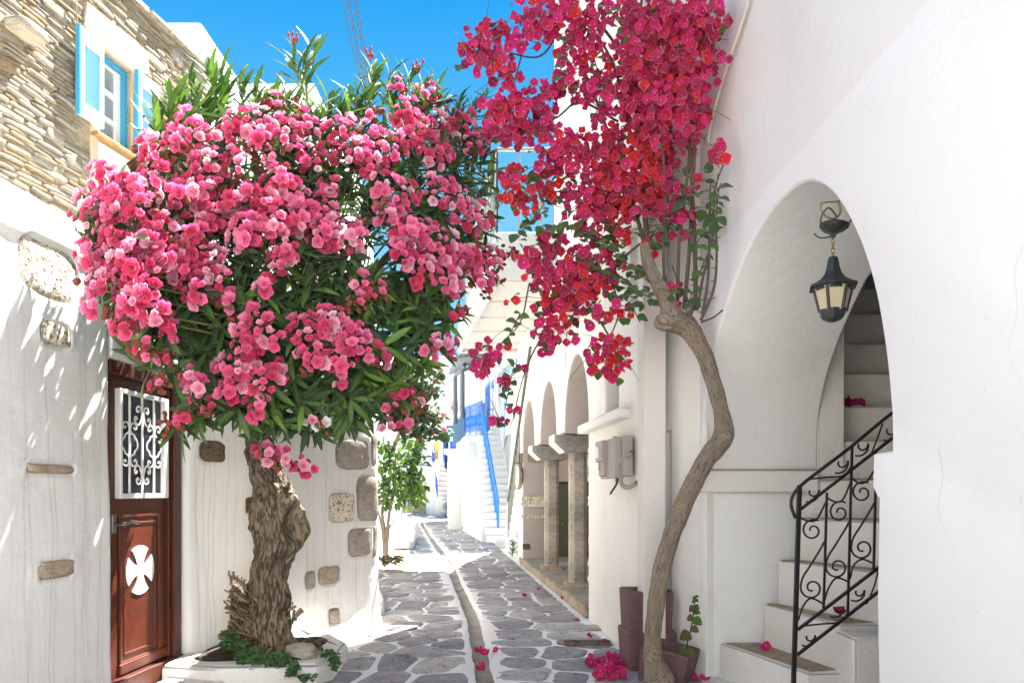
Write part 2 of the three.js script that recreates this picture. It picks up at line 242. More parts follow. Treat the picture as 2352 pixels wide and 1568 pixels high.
{
  const zs = []; for (let z = 1; z < 60; z += z < 14 ? .12 : z < 30 ? .3 : 1) zs.push(z);
  const ribbon = (fa, fb, nx, hy) => { const P = [], U = [], I = []; zs.forEach((z, i) => { for (let k = 0; k <= nx; k++) { const x = lerp(fa(z), fb(z), k / nx); P.push(x, hy(x, z, k / nx), -z); U.push(x, z); if (i && k) { const a = i * (nx + 1) + k, b = a - nx - 1; I.push(b - 1, b, a, b - 1, a, a - 1); } } }); const g = new THREE.BufferGeometry(); g.setAttribute('position', new THREE.Float32BufferAttribute(P, 3)); g.setAttribute('uv', new THREE.Float32BufferAttribute(U, 2)); g.setIndex(I); g.computeVertexNormals(); return g; };
  const gw = (z) => .064 + .012 * n3(0, z * 2.2, 3), un = (x, z) => .008 * fbm3(x * 3, z * 3, 1, 3);
  const edge = (z, s) => Gx(z) + s * (gw(z) + .012 * n3(4 + s, z * 5, 0));
  const lipL = (x, z, t) => un(x, z) + .012 * sstep(.82, .94, t) - .02 * sstep(.97, 1, t), lipR = (x, z, t) => un(x, z) + .012 * sstep(.18, .06, t) - .02 * sstep(.03, 0, t);
  part(street, 'mortar_bed', ribbon((z) => Lx(z) - .25, (z) => edge(z, -1), 40, lipL), M.mortar);
  part(street, 'mortar_bed', ribbon((z) => edge(z, 1), (z) => Rx(z) + .25, 40, lipR), M.mortar);
  part(street, 'drain_channel', ribbon((z) => Gx(z) - gw(z) - .03, (z) => Gx(z) + gw(z) + .03, 10, (x, z, t) => -.045 + .045 * Math.pow(Math.abs(2 * t - 1), 2.2) - .012 + .006 * fbm3(x * 8, z * 6, 2, 2)), M.drain, { label: 'beige rendered gutter channel running down the paved lane' });
  // paving stones: relaxed random cells, cut back from each other and from the gutter and walls
  const r = rng(41), sites = [], zEnd = 46; let z = 1.6;
  while (z < zEnd) {
    const dz = z < 7.5 ? .40 : z < 12 ? .37 : z < 22 ? .42 : .6;
    for (const s of [-1, 1]) { const g0 = Gx(z) + s * .1, e = s < 0 ? Lx(z) : Rx(z), w = Math.abs(e - g0), n = Math.max(1, Math.round(w / rr(.36, .56, r))); for (let k = 0; k < n; k++) sites.push([g0 + s * w * (k + .5 + rr(-.24, .24, r)) / n, z + rr(-.15, .15, r), s]); }
    z += dz;
  }
  const cutBy = (P, nx, nz, c) => { const out = []; for (let i = 0; i < P.length; i++) { const a = P[i], b = P[(i + 1) % P.length], da = a[0] * nx + a[1] * nz - c, db = b[0] * nx + b[1] * nz - c; if (da <= 0) out.push(a); if (da * db < 0) { const t = da / (da - db); out.push([a[0] + t * (b[0] - a[0]), a[1] + t * (b[1] - a[1])]); } } return out; };
  const stones = [];
  for (const [x, zz, s] of sites) {
    let P = [[x - .5, zz - .45], [x + .5, zz - .45], [x + .5, zz + .45], [x - .5, zz + .45]]; const gap = rr(.016, .032, r) * (zz > 14 ? 1.1 : 1);
    for (const [a, b] of sites) { const dx = a - x, dz = b - zz, l = Math.hypot(dx, dz); if (l < 1e-6 || l > 1.3) continue; P = cutBy(P, dx / l, dz / l, (dx * (x + a) / 2 + dz * (zz + b) / 2) / l - gap); if (P.length < 3) break; }
    if (P.length < 3) continue;
    for (const [f, off, sg] of [[Gx, .115, -s], [s < 0 ? Lx : Rx, s < 0 ? (zz < 6.5 ? .16 : .1) : .09, s]]) { const sl = (f(zz + .1) - f(zz - .1)) / .2, l = Math.hypot(1, sl), nx = sg / l, nz = -sg * sl / l; P = cutBy(P, nx, nz, nx * f(zz) + nz * zz - off); if (P.length < 3) break; }
    if (P.length < 3) continue;
    let A = 0; for (let i = 0; i < P.length; i++) { const a = P[i], b = P[(i + 1) % P.length]; A += a[0] * b[1] - a[1] * b[0]; } if (Math.abs(A) / 2 < .018) continue;
    for (let it = 0; it < 2; it++) { const Q = []; for (let i = 0; i < P.length; i++) { const a = P[i], b = P[(i + 1) % P.length], f = it ? .22 : .13; Q.push([a[0] + f * (b[0] - a[0]), a[1] + f * (b[1] - a[1])], [b[0] - f * (b[0] - a[0]), b[1] - f * (b[1] - a[1])]); } P = Q; }
    P = P.map(([a, b]) => [a + .02 * n3(a * 9, b * 9, 1), b + .02 * n3(a * 9, b * 9, 7)]);
    const kx = P.reduce((q, p) => q + p[0], 0) / P.length, kz = P.reduce((q, p) => q + p[1], 0) / P.length, h = rr(.004, .012, r), tx = rr(-.012, .012, r), tz = rr(-.012, .012, r), pos = [], idx = [], n = P.length;
    const top = (a, b, k) => h + (a - kx) * tx + (b - kz) * tz + k;
    for (const [f, dy] of [[1, -.03], [1, -.003], [.955, .004], [.5, .006]]) for (const [a, b] of P) { const X = kx + (a - kx) * f, Z = kz + (b - kz) * f; pos.push(X, dy < -.02 ? -.03 : top(X, Z, dy + .004 * n3(X * 7, Z * 7, 4)), -Z); }
    pos.push(kx, top(kx, kz, .007), -kz);
    for (let k = 0; k < 3; k++) for (let i = 0; i < n; i++) { const a = k * n + i, b = k * n + (i + 1) % n; idx.push(a, b, a + n, b, b + n, a + n); }
    for (let i = 0; i < n; i++) idx.push(3 * n + i, 3 * n + (i + 1) % n, 4 * n);
    const g = new THREE.BufferGeometry(); g.setAttribute('position', new THREE.Float32BufferAttribute(pos, 3)); if (A < 0) for (let i = 0; i < idx.length; i += 3) [idx[i], idx[i + 1]] = [idx[i + 1], idx[i]]; g.setIndex(idx); g.computeVertexNormals();
    const uv = new Float32Array(pos.length / 3 * 2), an = rr(0, 6.28, r), ox = rr(0, 9, r); for (let i = 0; i < pos.length / 3; i++) { const a = pos[3 * i] - kx, b = -pos[3 * i + 2] - kz; uv[2 * i] = ox + a * Math.cos(an) - b * Math.sin(an); uv[2 * i + 1] = ox + a * Math.sin(an) + b * Math.cos(an); } g.setAttribute('uv', new THREE.BufferAttribute(uv, 2));
    const u = kx / kz, seen = kz > 4.6 && u > -.75 && u < .72;
    stones.push({ g, m: pick(stoneTones, r), key: seen ? kz : 100 + kz });
  }
  stones.sort((a, b) => a.key - b.key);
  stones.slice(0, 300).forEach((s) => part(street, 'paving_stone', s.g, s.m));
  const rest = new Map(); stones.slice(300).forEach((s) => { if (!rest.has(s.m)) rest.set(s.m, []); rest.get(s.m).push(s.g); });
  for (const [m, gs] of rest) part(street, 'paving_stones', gs, m, { kind: 'stuff' });
  // covers and gratings let into the paving
  const sq = (x0, y0, x1, y1) => [ground(x0, y0), ground(x1, y1)];
  for (const [x, y, w, d, label, holes] of [[1350, 1481, .40, .16, 'dark iron drain grating in the paving beside the right wall', 14], [905, 1313, .32, .22, 'small brown drain grating by the left corner', 9], [1012, 1384 - 0, 0, 0]]) {
    if (!w) continue; const c = ground(x, y), gs = [boxAt(c.x, .014, c.z, w, .006, d, .001)];
    for (let k = 0; k <= holes; k++) gs.push(boxAt(c.x - w / 2 + w * k / holes, .022, c.z, w / holes * .45, .012, d, .002)); for (const s of [-1, 1]) gs.push(boxAt(c.x, .0225, c.z + s * d / 2, w + .02, .014, .02, .002));
    single('drain_grating', label, 'drain grating', gs, holes > 10 ? M.darkStone : M.ochreStone);
  }
  { const c = ground(1335, 1443), g = [boxAt(c.x, .012, c.z, .36, .014, .24, .003)]; single('access_cover', 'square stone access cover in the paving in front of the first column', 'access cover', g, stoneTones[2]); }
}

// ---------------------------------------------------------------- left: whitewashed house with the brown door
const leftWall = [[-2.56, 2.5], [-2.53, 3.0], [-2.495, 3.7], [-2.457, 4.45], [-2.41, 5.32], [-2.38, 5.37], [-2.14, 5.66], [-1.90, 5.98], [-1.62, 6.38], [-1.28, 6.9], [-1.30, 7.1], [-1.9, 7.25], [-3.0, 7.3]];
const wallLen = [0]; for (let i = 1; i < leftWall.length; i++) wallLen.push(wallLen[i - 1] + Math.hypot(leftWall[i][0] - leftWall[i - 1][0], leftWall[i][1] - leftWall[i - 1][1]));
const wallAt = (s) => { let i = 0; while (i < leftWall.length - 2 && wallLen[i + 1] < s) i++; const a = leftWall[i], b = leftWall[i + 1], t = (s - wallLen[i]) / (wallLen[i + 1] - wallLen[i]); return [a[0] + (b[0] - a[0]) * t, a[1] + (b[1] - a[1]) * t]; };
const smoothAt = (s, w = .12) => { let x = 0, z = 0; for (let k = -3; k <= 3; k++) { const q = wallAt(clamp(s + k * w / 3, 0, wallLen.at(-1))); x += q[0] / 7; z += q[1] / 7; } return [x, z]; };
const sDoor0 = wallLen[3], sDoor1 = wallLen[4];
const hitWall = (x, y) => { const u = (x - CX) / F; let best = null; for (let s = 0; s < wallLen[9] + .02; s += .01) { const [X, Z] = wallAt(s), d = Math.abs(X - u * Z); if (!best || d < best.d) best = { d, s, X, Z, h: EYE + (CY - y) / F * Z }; } return best; };
// embedded stones: picture box, material, roughness
const bedded = [[55, 556, 190, 682, 'poro', 'large pale porous stone set in the white wall under the ledge'], [104, 743, 172, 793, 'poro', 'small pale stone below the large porous one'], [70, 1066, 178, 1087, 'ochreStone', 'long thin tan stone set in the white wall'], [92, 1287, 171, 1326, 'ochreStone', 'low tan stone beside the door handle height'],
  [462, 1012, 520, 1060, 'darkStone', 'dark rough stone right of the brown door'], [569, 1142, 594, 1178, 'darkStone'], [775, 1009, 852, 1078, 'granite', 'pale granite stone with slanting top'], [855, 1000, 872, 1068, 'granite'], [822, 1092, 874, 1197, 'granite'], [757, 1131, 816, 1199, 'poro', 'rounded pitted stone'], [802, 1212, 854, 1277, 'granite'], [859, 1208, 872, 1278, 'granite'], [731, 1301, 781, 1340, 'ochreStone'], [702, 1311, 725, 1351, 'granite'], [753, 1397, 779, 1432, 'granite']].map(([x0, y0, x1, y1, m, label]) => { const a = hitWall(x0, (y0 + y1) / 2), b = hitWall(x1, (y0 + y1) / 2), c = hitWall((x0 + x1) / 2, (y0 + y1) / 2); return { s: (a.s + b.s) / 2, hw: Math.max(.03, (b.s - a.s) / 2), h: c.h, hh: (y1 - y0) / 2 / F * c.Z, m, label }; });
const leftTop = 2.98;
const sN = (s) => { const a = smoothAt(s - .05), b = smoothAt(s + .05), l = Math.hypot(b[0] - a[0], b[1] - a[1]) || 1; return V((b[1] - a[1]) / l, 0, (b[0] - a[0]) / l); };
function leftPoint(s, h) {
  const [X, Z] = smoothAt(s), n = sN(s); let d = .022 * fbm3(s * 1.3, h * 1.1, 2, 3) + .006 * fbm3(s * 6, h * 6, 5, 3);
  d -= .035 * (h / 3);                                                   // batter
  d += .05 * sstep(.28, .0, h) * (s > wallLen[6] ? 1 : .4);              // flare at the foot
  if (s < wallLen[5]) { d += .022 * sstep(2.62, 2.70, h) * sstep(3.05, 2.75, h) * (1 - sstep(2.74, 2.98, h)); d -= .12 * sstep(2.74, 2.98, h); }
  for (const b of bedded) { const ds = Math.abs(s - b.s) / b.hw, dh = Math.abs(h - b.h) / b.hh; if (ds > 3 || dh > 3) continue; const q = Math.pow(ds ** 4 + dh ** 4, .25); d += .007 * sstep(1.7, 1.05, q) - .026 * sstep(1.06, .9, q); }
  return { p: V(X, h, -Z).addScaledVector(n, d), n };
}
// whitewash with thin ochre drip lines
const wallTex = (() => {
  const r = rng(5), W = 2048, H = 1024, line = new Float32Array(W), drips = [];
  for (let k = 0; k < 190; k++) drips.push({ u: r(), w: rr(.0004, .0009, r), top: rr(.35, 1, r), a: rr(.08, .26, r), ph: r() * 9 });
  return tex(W, H, (u, v) => {
    const a = TN(u * 3 % 1, v, 6, 5), sp = TN(u * 4 % 1, v * 2 % 1, 120, 2); let c = [.985 - .05 * sstep(.5, .8, a), .98 - .055 * sstep(.5, .8, a), .965 - .07 * sstep(.5, .8, a)]; if (sp > .87) c = c.map((x) => x - .12);
    for (const d of drips) { const x = u - d.u - .0012 * Math.sin(v * 14 + d.ph) - .0006 * Math.sin(v * 41 + d.ph * 2); if (Math.abs(x) < d.w * 2 && v < d.top) { const k = d.a * Math.exp(-(x * x) / (d.w * d.w)) * (.55 + .6 * TN(d.u * 7 % 1, v, 16, 3)); c = [c[0] - k * .5, c[1] - k * .62, c[2] - k * .85]; } }
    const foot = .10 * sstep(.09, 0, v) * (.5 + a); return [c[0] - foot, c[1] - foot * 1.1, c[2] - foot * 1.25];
  }, { wrap: true });
})();
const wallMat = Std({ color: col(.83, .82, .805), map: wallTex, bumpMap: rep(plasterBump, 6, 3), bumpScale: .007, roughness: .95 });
const leftHouse = thing('whitewashed_house', 'whitewashed rubble house with the brown door on the left', 'house', V(-2.5, 0, -4.2));
const LW = 9;   // metres of wall per texture width
const jambR = .055;
function leftPiece(s0, s1, h0, h1, nu, nv, round = [0, 0, 0]) {
  return slab((u, v) => { const s = lerp(s0, s1, u), h = lerp(h0, h1, v), { p, n } = leftPoint(s, h); let k = 0; const e = (x) => x < jambR ? jambR - Math.sqrt(Math.max(0, jambR * jambR - (jambR - x) ** 2)) : 0;
    if (round[0]) k = Math.max(k, e(s - s0)); if (round[1]) k = Math.max(k, e(s1 - s)); if (round[2]) k = Math.max(k, e(h - h0)); p.addScaledVector(n, -k); return { p, n, uv: [s / LW, h / 3.2] }; }, nu, nv, .34);
}
const doorTop = 2.165;
part(leftHouse, 'wall', leftPiece(0, sDoor0, 0, leftTop, 150, 120, [0, 1, 0]), wallMat);
part(leftHouse, 'wall', leftPiece(sDoor1, wallLen.at(-1), 0, leftTop, 190, 120, [1, 0, 0]), wallMat);
part(leftHouse, 'wall', leftPiece(sDoor0 - .002, sDoor1 + .002, doorTop, leftTop, 36, 40, [0, 0, 1]), wallMat);
for (const b of bedded) {
  const { p, n } = leftPoint(b.s, b.h), x = V(0, 1, 0).cross(n).normalize(); p.addScaledVector(n, -.014);
  const g = stoneGeo(b.s * 7, 8, .13, 5); g.scale(b.hw * 1.02, b.hh * 1.02, .05); metric(g); g.applyMatrix4(I4().makeBasis(x, V(0, 1, 0), n).setPosition(p)); part(leftHouse, 'stone', g, M[b.m], { label: b.label });
}
{ // flat roof behind the parapet, back walls
  const pts = [...Array(40)].map((_, i) => smoothAt(i / 39 * wallLen[9] * .98 + .0)), sh = new THREE.Shape([...pts.map(([x, z]) => new THREE.Vector2(x - .12, z)), new THREE.Vector2(-9, 8), new THREE.Vector2(-9, 1)]);
  const g = new THREE.ExtrudeGeometry(sh, { depth: .2, bevelEnabled: false }); g.rotateX(-Math.PI / 2); g.translate(0, 2.62, 0); metric(g); part(leftHouse, 'roof', g, M.white);
  // taller white end block at the left edge
  const st = new Plane(-2.64, 2.5, -2.55, 3.56); part(leftHouse, 'end_block', slab((u, v) => { const s = lerp(0, st.len, u), h = lerp(2.7, 6.2, v), k = Math.max(0, .08 - (st.len - s)); return { p: st.p(s, h, -.10 + .02 * fbm3(s * 2, h * 2, 9, 3) - k * k * 8 + .012 * fbm3(s * 9, h * 9, 4, 2)), n: V(1, 0, .1), uv: [s / LW, h / 3.2] }; }, 40, 60, .5), Std({ color: col(.55, .54, .52), map: rep(plasterCol, .5), bumpMap: rep(plasterBump, .8), bumpScale: .012 }));
}
{ const q = thing('white_house', 'added white house behind the viewpoint, unseen, bouncing sunlight into the lane', 'house', V(0, 0, 10)); part(q, 'wall', boxAt(0, 4, 11, 22, 8, 4, .05), M.whiteFar); }  // added behind the camera; its sunlit face fills the lane with bounce light
const lowBounceWash = Std({ color: col(.40, .385, .36), map: rep(plasterCol, .5), bumpMap: rep(plasterBump, .6), bumpScale: .012 });  // dull grey chosen to send less bounce light onto the right wall
part(leftHouse, 'added_rear_wall', [boxAt(-3.21, 3.1, 3.25, 1.2, 6.2, 11.5, .03)], lowBounceWash);  // added out-of-view wall, there to dim the light reaching the right wall
// the door
const DP = new Plane(-2.457, 4.45, -2.41, 5.32), door = new THREE.Group();
{
  const q = (x, y) => DP.st(x, y, -.06), sL = DP.len, hB = .14, hT = doorTop;
  const d = part(leftHouse, 'door', [DP.box(.02, hB + .02, sL - .09, hT - .07, -.13, -.085, .004)], M.brown, { label: 'reddish brown wooden door with a white cross and a grille' });
  const sub = (name, g, m, o) => part(d, name, g, m, o);
  sub('door_frame', [DP.box(sL - .1, hB, sL - .005, hT, -.14, -.035, .008), DP.box(sL - .135, hB, sL - .095, hT, -.14, -.06, .006), DP.box(0, hT - .075, sL, hT + .01, -.14, -.03, .008), DP.box(0, hB, .028, hT, -.14, -.05, .006), DP.box(0, hB - .1, sL, hB + .02, -.16, -.02, .01)], M.brownDk);
  const [gs0, gh1] = q(277, 899), [gs1] = q(378, 920), gh0 = q(300, 1136)[1], cx = (gs0 + gs1) / 2;
  sub('window_pane', DP.box(gs0, gh0, gs1, gh1, -.10, -.078, 0), M.glassDk);
  const bar = (a, w = .006) => tube(a.map(([s, h]) => DP.p(s, h, -.062)), w, 6, Math.max(3, a.length * 2), { smooth: a.length > 2 });
  const W = gs1 - gs0, b1 = gs0 + W * .2, b2 = cx - W * .02, b3 = gs1 - W * .25, gr = [];
  for (const s of [b1, b2, b3]) gr.push(DP.box(s - .006, gh0, s + .006, gh1, -.070, -.058, .002));
  sub('window_frame', [DP.box(gs0 - .02, gh0 - .025, gs1 + .03, gh0 + .008, -.09, -.045, .006), DP.box(gs0 - .02, gh1 - .008, gs1 + .03, gh1 + .02, -.09, -.045, .006), DP.box(gs1 - .02, gh0 - .02, gs1 + .032, gh1 + .018, -.09, -.044, .008), DP.box(gs0 - .022, gh0 - .02, gs0 + .004, gh1 + .018, -.09, -.046, .004)], M.whitePaint);
  const H = gh1 - gh0, hm = (gh0 + gh1) / 2;
  for (const v of [1, -1]) for (const sd of [-1, 1]) {
    const X = (k) => b2 + sd * k * W, Y = (k) => hm + v * k * H, cb = sd < 0 ? b1 : b3, cw = (s) => cb + s * W, tw = sd * v;
    // top curl on the centre bar
    gr.push(bar([[X(.01), Y(.20)], [X(.015), Y(.30)], [X(.03), Y(.36)], [X(.07), Y(.392)], [X(.115), Y(.385)], [X(.135), Y(.355)], [X(.115), Y(.33)], [X(.085), Y(.34)], [X(.09), Y(.358)]]));
    gr.push(bar([[X(.012), Y(.33)], [X(.03), Y(.28)], [X(.06), Y(.23)], [X(.09), Y(.205)], [X(.135), Y(.212)], [X(.17), Y(.24)], [X(.175), Y(.27)], [X(.15), Y(.287)], [X(.125), Y(.272)], [X(.132), Y(.252)]]));
    // curls and lozenge on the side bar
    for (const e of [-1, 1]) { gr.push(bar([[cw(e * .005), Y(.10)], [cw(e * .02), Y(.18)], [cw(e * .05), Y(.208)], [cw(e * .10), Y(.215)], [cw(e * .145), Y(.19)], [cw(e * .14), Y(.16)], [cw(e * .105), Y(.155)], [cw(e * .09), Y(.175)]])); gr.push(bar([[cw(e * .008), Y(.15)], [cw(e * .03), Y(.115)], [cw(e * .10), Y(.09)], [cw(e * .105), Y(.07)], [cw(e * .165), Y(.03)], [cw(e * .17), Y(0)]])); }
  }
  sub('grille', gr, M.whitePaint);
  // sunk panel with moulding
  const [p0, ph1] = q(281, 1182), [p1] = q(374, 1188), ph0 = q(330, 1510)[1], mw = .022;
  const mould = (a, b, c, e, z) => [DP.box(a, b, a + mw, e, -.09, z, .006), DP.box(c - mw, b, c, e, -.09, z, .006), DP.box(a, b, c, b + mw, -.09, z + .001, .006), DP.box(a, e - mw, c, e, -.09, z + .001, .006)];
  sub('panel_moulding', [...mould(p0, ph0, p1, ph1, -.074), ...mould(p0 + .05, ph0 + .05, p1 - .05, ph1 - .05, -.08)], M.brown);
  sub('bottom_rail', [DP.box(p0 - .01, hB + .03, sL - .1, hB + .10, -.09, -.066, .01)], M.brown);
  // white four-armed cross in a circle
  const [c0, ch] = q(329, 1308), Rr = .165, arm = (k) => { const sh = new THREE.Shape(), a0 = k * Math.PI / 2 - .60, a1 = k * Math.PI / 2 + .60, c = k * Math.PI / 2, w = .026; const px = (a, rr) => [Rr * rr * Math.cos(a), Rr * rr * Math.sin(a)]; const pe = c - Math.PI / 2; sh.moveTo(w * Math.cos(pe), w * Math.sin(pe));
    const A = px(a0, 1), B = px(a1, 1), m0 = [.42 * Rr * Math.cos(c) + w * 1.0 * Math.cos(pe), .42 * Rr * Math.sin(c) + w * 1.0 * Math.sin(pe)], m1 = [.42 * Rr * Math.cos(c) - w * 1.0 * Math.cos(pe), .42 * Rr * Math.sin(c) - w * 1.0 * Math.sin(pe)]; sh.quadraticCurveTo(m0[0], m0[1], A[0], A[1]); sh.absarc(0, 0, Rr, a0, a1, false); sh.quadraticCurveTo(m1[0], m1[1], -w * Math.cos(pe), -w * Math.sin(pe)); return sh; };
  const core = new THREE.Shape(); core.absarc(0, 0, .034, 0, 7, false);
  sub('cross', [0, 1, 2, 3].map((k) => { const g = new THREE.ExtrudeGeometry(arm(k), { depth: .006 + k * .0004, bevelEnabled: false, curveSegments: 12 }); g.translate(c0, ch, -.084); metric(g); g.applyMatrix4(DP.m); return g; }).concat((() => { const g = new THREE.ExtrudeGeometry(core, { depth: .0078, bevelEnabled: false }); g.translate(c0, ch, -.084); metric(g); g.applyMatrix4(DP.m); return g; })()), M.whitePaint, { label: 'white cross inlaid in the brown door' });
  const [hs, hh] = q(266, 1203);
  sub('handle', [DP.box(hs - .02, hh - .06, hs + .025, hh + .06, -.09, -.068, .008), tube([DP.p(hs + .005, hh, -.07), DP.p(hs + .005, hh, -.03)], .011, 8, 3), tube([DP.p(hs + .005, hh, -.032), DP.p(hs + .06, hh - .004, -.025), DP.p(hs + .11, hh + .012, -.024), DP.p(hs + .17, hh + .004, -.026), DP.p(hs + .19, hh - .01, -.027)], [.011, .009, .012, .011, .007], 8, 16)], M.steel);
}
// threshold and low apron in front of the door
single('door_step', 'low grey stone slab at the foot of the brown door', 'doorstep', [(() => { const g = stoneGeo(3, 6, .04, 9); g.scale(.5, .035, .22); metric(g); g.applyMatrix4(I4().makeRotationY(1.45).setPosition(-2.18, .03, -4.95)); return g; })()], M.rough);

// ---------------------------------------------------------------- left behind: rubble stone house with the blue shutters
const SP = new Plane(-4.48 - .2 * 2.4, 6.4 - 2.4, -4.48 + .2 * 2.85, 6.4 + 2.85);
const stoneHouse = thing('stone_house', 'rubble stone house with blue shutters above the white wall', 'house', V(-4.5, 0, -6.8));
{
  const roofH = 6.8, [w0, wt] = SP.st(228, 112), [w1] = SP.st(301, 168), wb = SP.st(270, 338)[1], wTop = SP.st(265, 133)[1];
  part(stoneHouse, 'wall', [SP.panel(rect(0, 0, SP.len, roofH - .02), [rect(w0, wb, w1 + .03, wTop)], .5, .01, -.03)], Std({ color: col(.70, .57, .39), map: rep(stoneCol, 1.5), bumpMap: rep(stoneBump, 2), bumpScale: .02 }));
  const side = new Plane(SP.x1, SP.z1, SP.x1 - 4, SP.z1 + 1.1); part(stoneHouse, 'roof', [SP.box(0, roofH - .25, SP.len, roofH - .06, -5, -.1, .01)], M.white);
  part(stoneHouse, 'back_wall', [SP.box(0, 0, SP.len, roofH - .26, -5, -4.7, .01), SP.box(SP.len - .3, 0, SP.len - .002, roofH - .26, -4.7, -.53, .01), SP.box(0, 0, .3, roofH - .26, -4.7, -.53, .01)], M.whiteFar);
  // individual stones in thin courses
  const r = rng(77), geos = [0, 1, 2, 3, 4, 5].map((k) => stoneGeo(k + 2, 2, .2, 5)), items = [], sA = SP.st(-30, 300)[0], sB = SP.st(478, 150)[0];
  const blocked = (s, h, hl) => (s + hl > w0 - .1 && s - hl < w1 + .08 && h > wb - .62 && h < wTop + .34) ;
  let h = 3.0;
  while (h < roofH - .02) { const rh = rr(.028, .066, r); let s = sA + rr(0, .2, r); while (s < sB) { const L = rr(.10, .44, r) * (rh > .05 ? 1.1 : .85), cs = s + L / 2, ch = h + rh / 2 + .02 * n3(cs * 1.2, h, 0) * 2; if (!blocked(cs, ch, L / 2) && cs + L / 2 < sB + .05) items.push({ s: cs, h: ch, L: L - rr(.0, .008, r), H: rh * rr(.95, 1.1, r) - .003, d: rr(.008, .024, r), k: r(), a: rr(-.05, .05, r) - .03 }); s += L; } h += rh; }
  for (let k = 0; k < 34; k++) { const s = rr(sA, sB, r), hh = rr(3.9, 6.6, r), L = rr(.16, .36, r), H = rr(.07, .15, r); if (!blocked(s, hh, L / 2)) items.push({ s, h: hh, L, H, d: .022, k: r(), a: rr(-.1, .1, r) }); }
  const mats = items.map((i) => { const p = SP.p(i.s, i.h, -.03 + i.d * .35); return { m: SP.m.clone().multiply(I4().makeTranslation(i.s, i.h, -.03 + i.d * .3)).multiply(I4().makeRotationZ(i.a)).multiply(I4().makeScale(i.L / 2, i.H / 2, i.d)), area: (i.h > 3.9 ? 1 : .01) * i.L * i.H / p.lengthSq(), mat: facadeTones[Math.floor(i.k * i.k * 6.99)], geo: geos[Math.floor(i.k * 997) % 6] }; }).sort((a, b) => b.area - a.area);
  mats.slice(0, 300).forEach((q) => piece(stoneHouse, 'stone', q.geo, q.mat, q.m));
  const rest = new Map(); mats.slice(300).forEach((q) => { if (!rest.has(q.mat)) rest.set(q.mat, []); rest.get(q.mat).push(q.geo.clone().applyMatrix4(q.m)); });
  for (const [m, gs] of rest) part(stoneHouse, 'stones', gs, m, { kind: 'stuff' });
  // plastered surround, sill and the coping of flat slates
  part(stoneHouse, 'plaster_surround', [SP.panel([[w0 - .10, wb - .6], [w1 + .1, wb - .62], [w1 + .12, wTop + .06], [w1 + .3, wTop + .12], [w1 + .26, wTop + .36], [w0 - .16, wTop + .34], [w0 - .2, wTop + .08], [w0 - .1, wTop + .02]], [rect(w0, wb, w1 + .03, wTop)], .04, .008, .004)], Std({ color: col(.60, .48, .33), map: rep(plasterCol, .9), bumpMap: rep(plasterBump, 2), bumpScale: .012 }));
  part(stoneHouse, 'sill_plaster', [SP.box(w0 - .02, wb - .58, w1 + .02, wb - .07, -.03, .016, .01)], M.rough);
  part(stoneHouse, 'sill', [SP.box(w0 - .10, wb - .05, w1 + .12, wb, -.16, .07, .008)], M.ochreWood);
  const cap = []; let s = sA; while (s < SP.len) { const L = rr(.2, .5, r); cap.push(SP.box(s, roofH - .03, s + L - .01, roofH + rr(.01, .04, r), -.25, rr(.02, .06, r), .008)); s += L; } cap.forEach((g) => part(stoneHouse, 'coping_slate', g, facadeTones[4]));
  { const [bs, bh] = SP.st(46, 73), g = stoneGeo(4, 4, .12, 6); g.scale(.16, .055, .12); metric(g); g.applyMatrix4(SP.m.clone().multiply(I4().makeTranslation(bs, bh, .06))); part(stoneHouse, 'stone', g, facadeTones[4], { label: 'projecting grey bracket stone near the top left' }); }
  // window: blue frame, white sash with three panes, louvred shutters
  const win = part(stoneHouse, 'window', [SP.box(w1 - .02, wb, w1 + .028, wTop, -.16, -.07, .004), SP.box(w0, wTop - .05, w1 - .022, wTop - .002, -.16, -.07, .004)], M.blueTrim);
  const g0 = w0 + .03, g1 = w1 - .025, fr = [], hs = [wb + .01, lerp(wb, wTop, .32), lerp(wb, wTop, .63), wTop - .055];
  fr.push(SP.box(g0 - .03, wb, g0 + .05, wTop - .055, -.17, -.115, .006), SP.box(g1 - .075, wb, g1, wTop - .055, -.17, -.11, .006)); hs.forEach((y, i) => fr.push(SP.box(g0 + .045, y - (i ? .03 : 0), g1 - .07, y + (i < 3 ? .03 : 0), -.165, -.118, .004)));
  part(win, 'sash', fr, M.whitePaint); for (let i = 0; i < 3; i++) part(win, 'pane', SP.box(g0 + .05, hs[i] + .03, g1 - .075, hs[i + 1] - .03, -.15, -.14, 0), Phy({ color: col(.30, .33, .33), roughness: .06, clearcoat: .6 }));
  for (const [xa, xb, ya, yb, lab] of [[172, 226, 60, 264, 'open blue louvred shutter left of the window'], [307, 356, 163, 360, 'open blue louvred shutter right of the window']]) {
    const a = SP.st(xa, ya)[0], b = SP.st(xb, ya)[0], t = SP.st(xa, ya)[1], bt = SP.st(xa, yb)[1], m = .05, sh = part(stoneHouse, 'shutter', [SP.box(a, bt, a + m, t, .03, .07, .005), SP.box(b - m, bt, b, t, .03, .07, .005), SP.box(a + m, t - .16, b - m, t, .033, .067, .004), SP.box(a + m, bt, b - m, bt + .14, .033, .067, .004)], M.whitePaint, { label: lab });
    part(sh, 'shutter_edge', [SP.box(a - .025, bt - .004, a - .001, t + .004, .025, .075, .004)], M.blueTrim);
    part(sh, 'shutter_back', SP.box(a + m, bt + .13, b - m, t - .15, .034, .038, 0), M.whitePaint); const n = 22; for (let i = 0; i < n; i++) { const y = lerp(bt + .15, t - .165, (i + .5) / n), w = b - a - 2 * m; const g = box(w, .026, .006, .002, SP.m.clone().multiply(I4().makeTranslation((a + b) / 2, y, .054)).multiply(I4().makeRotationX(.5))); part(sh, 'slat', g, M.blueSky); }
  }
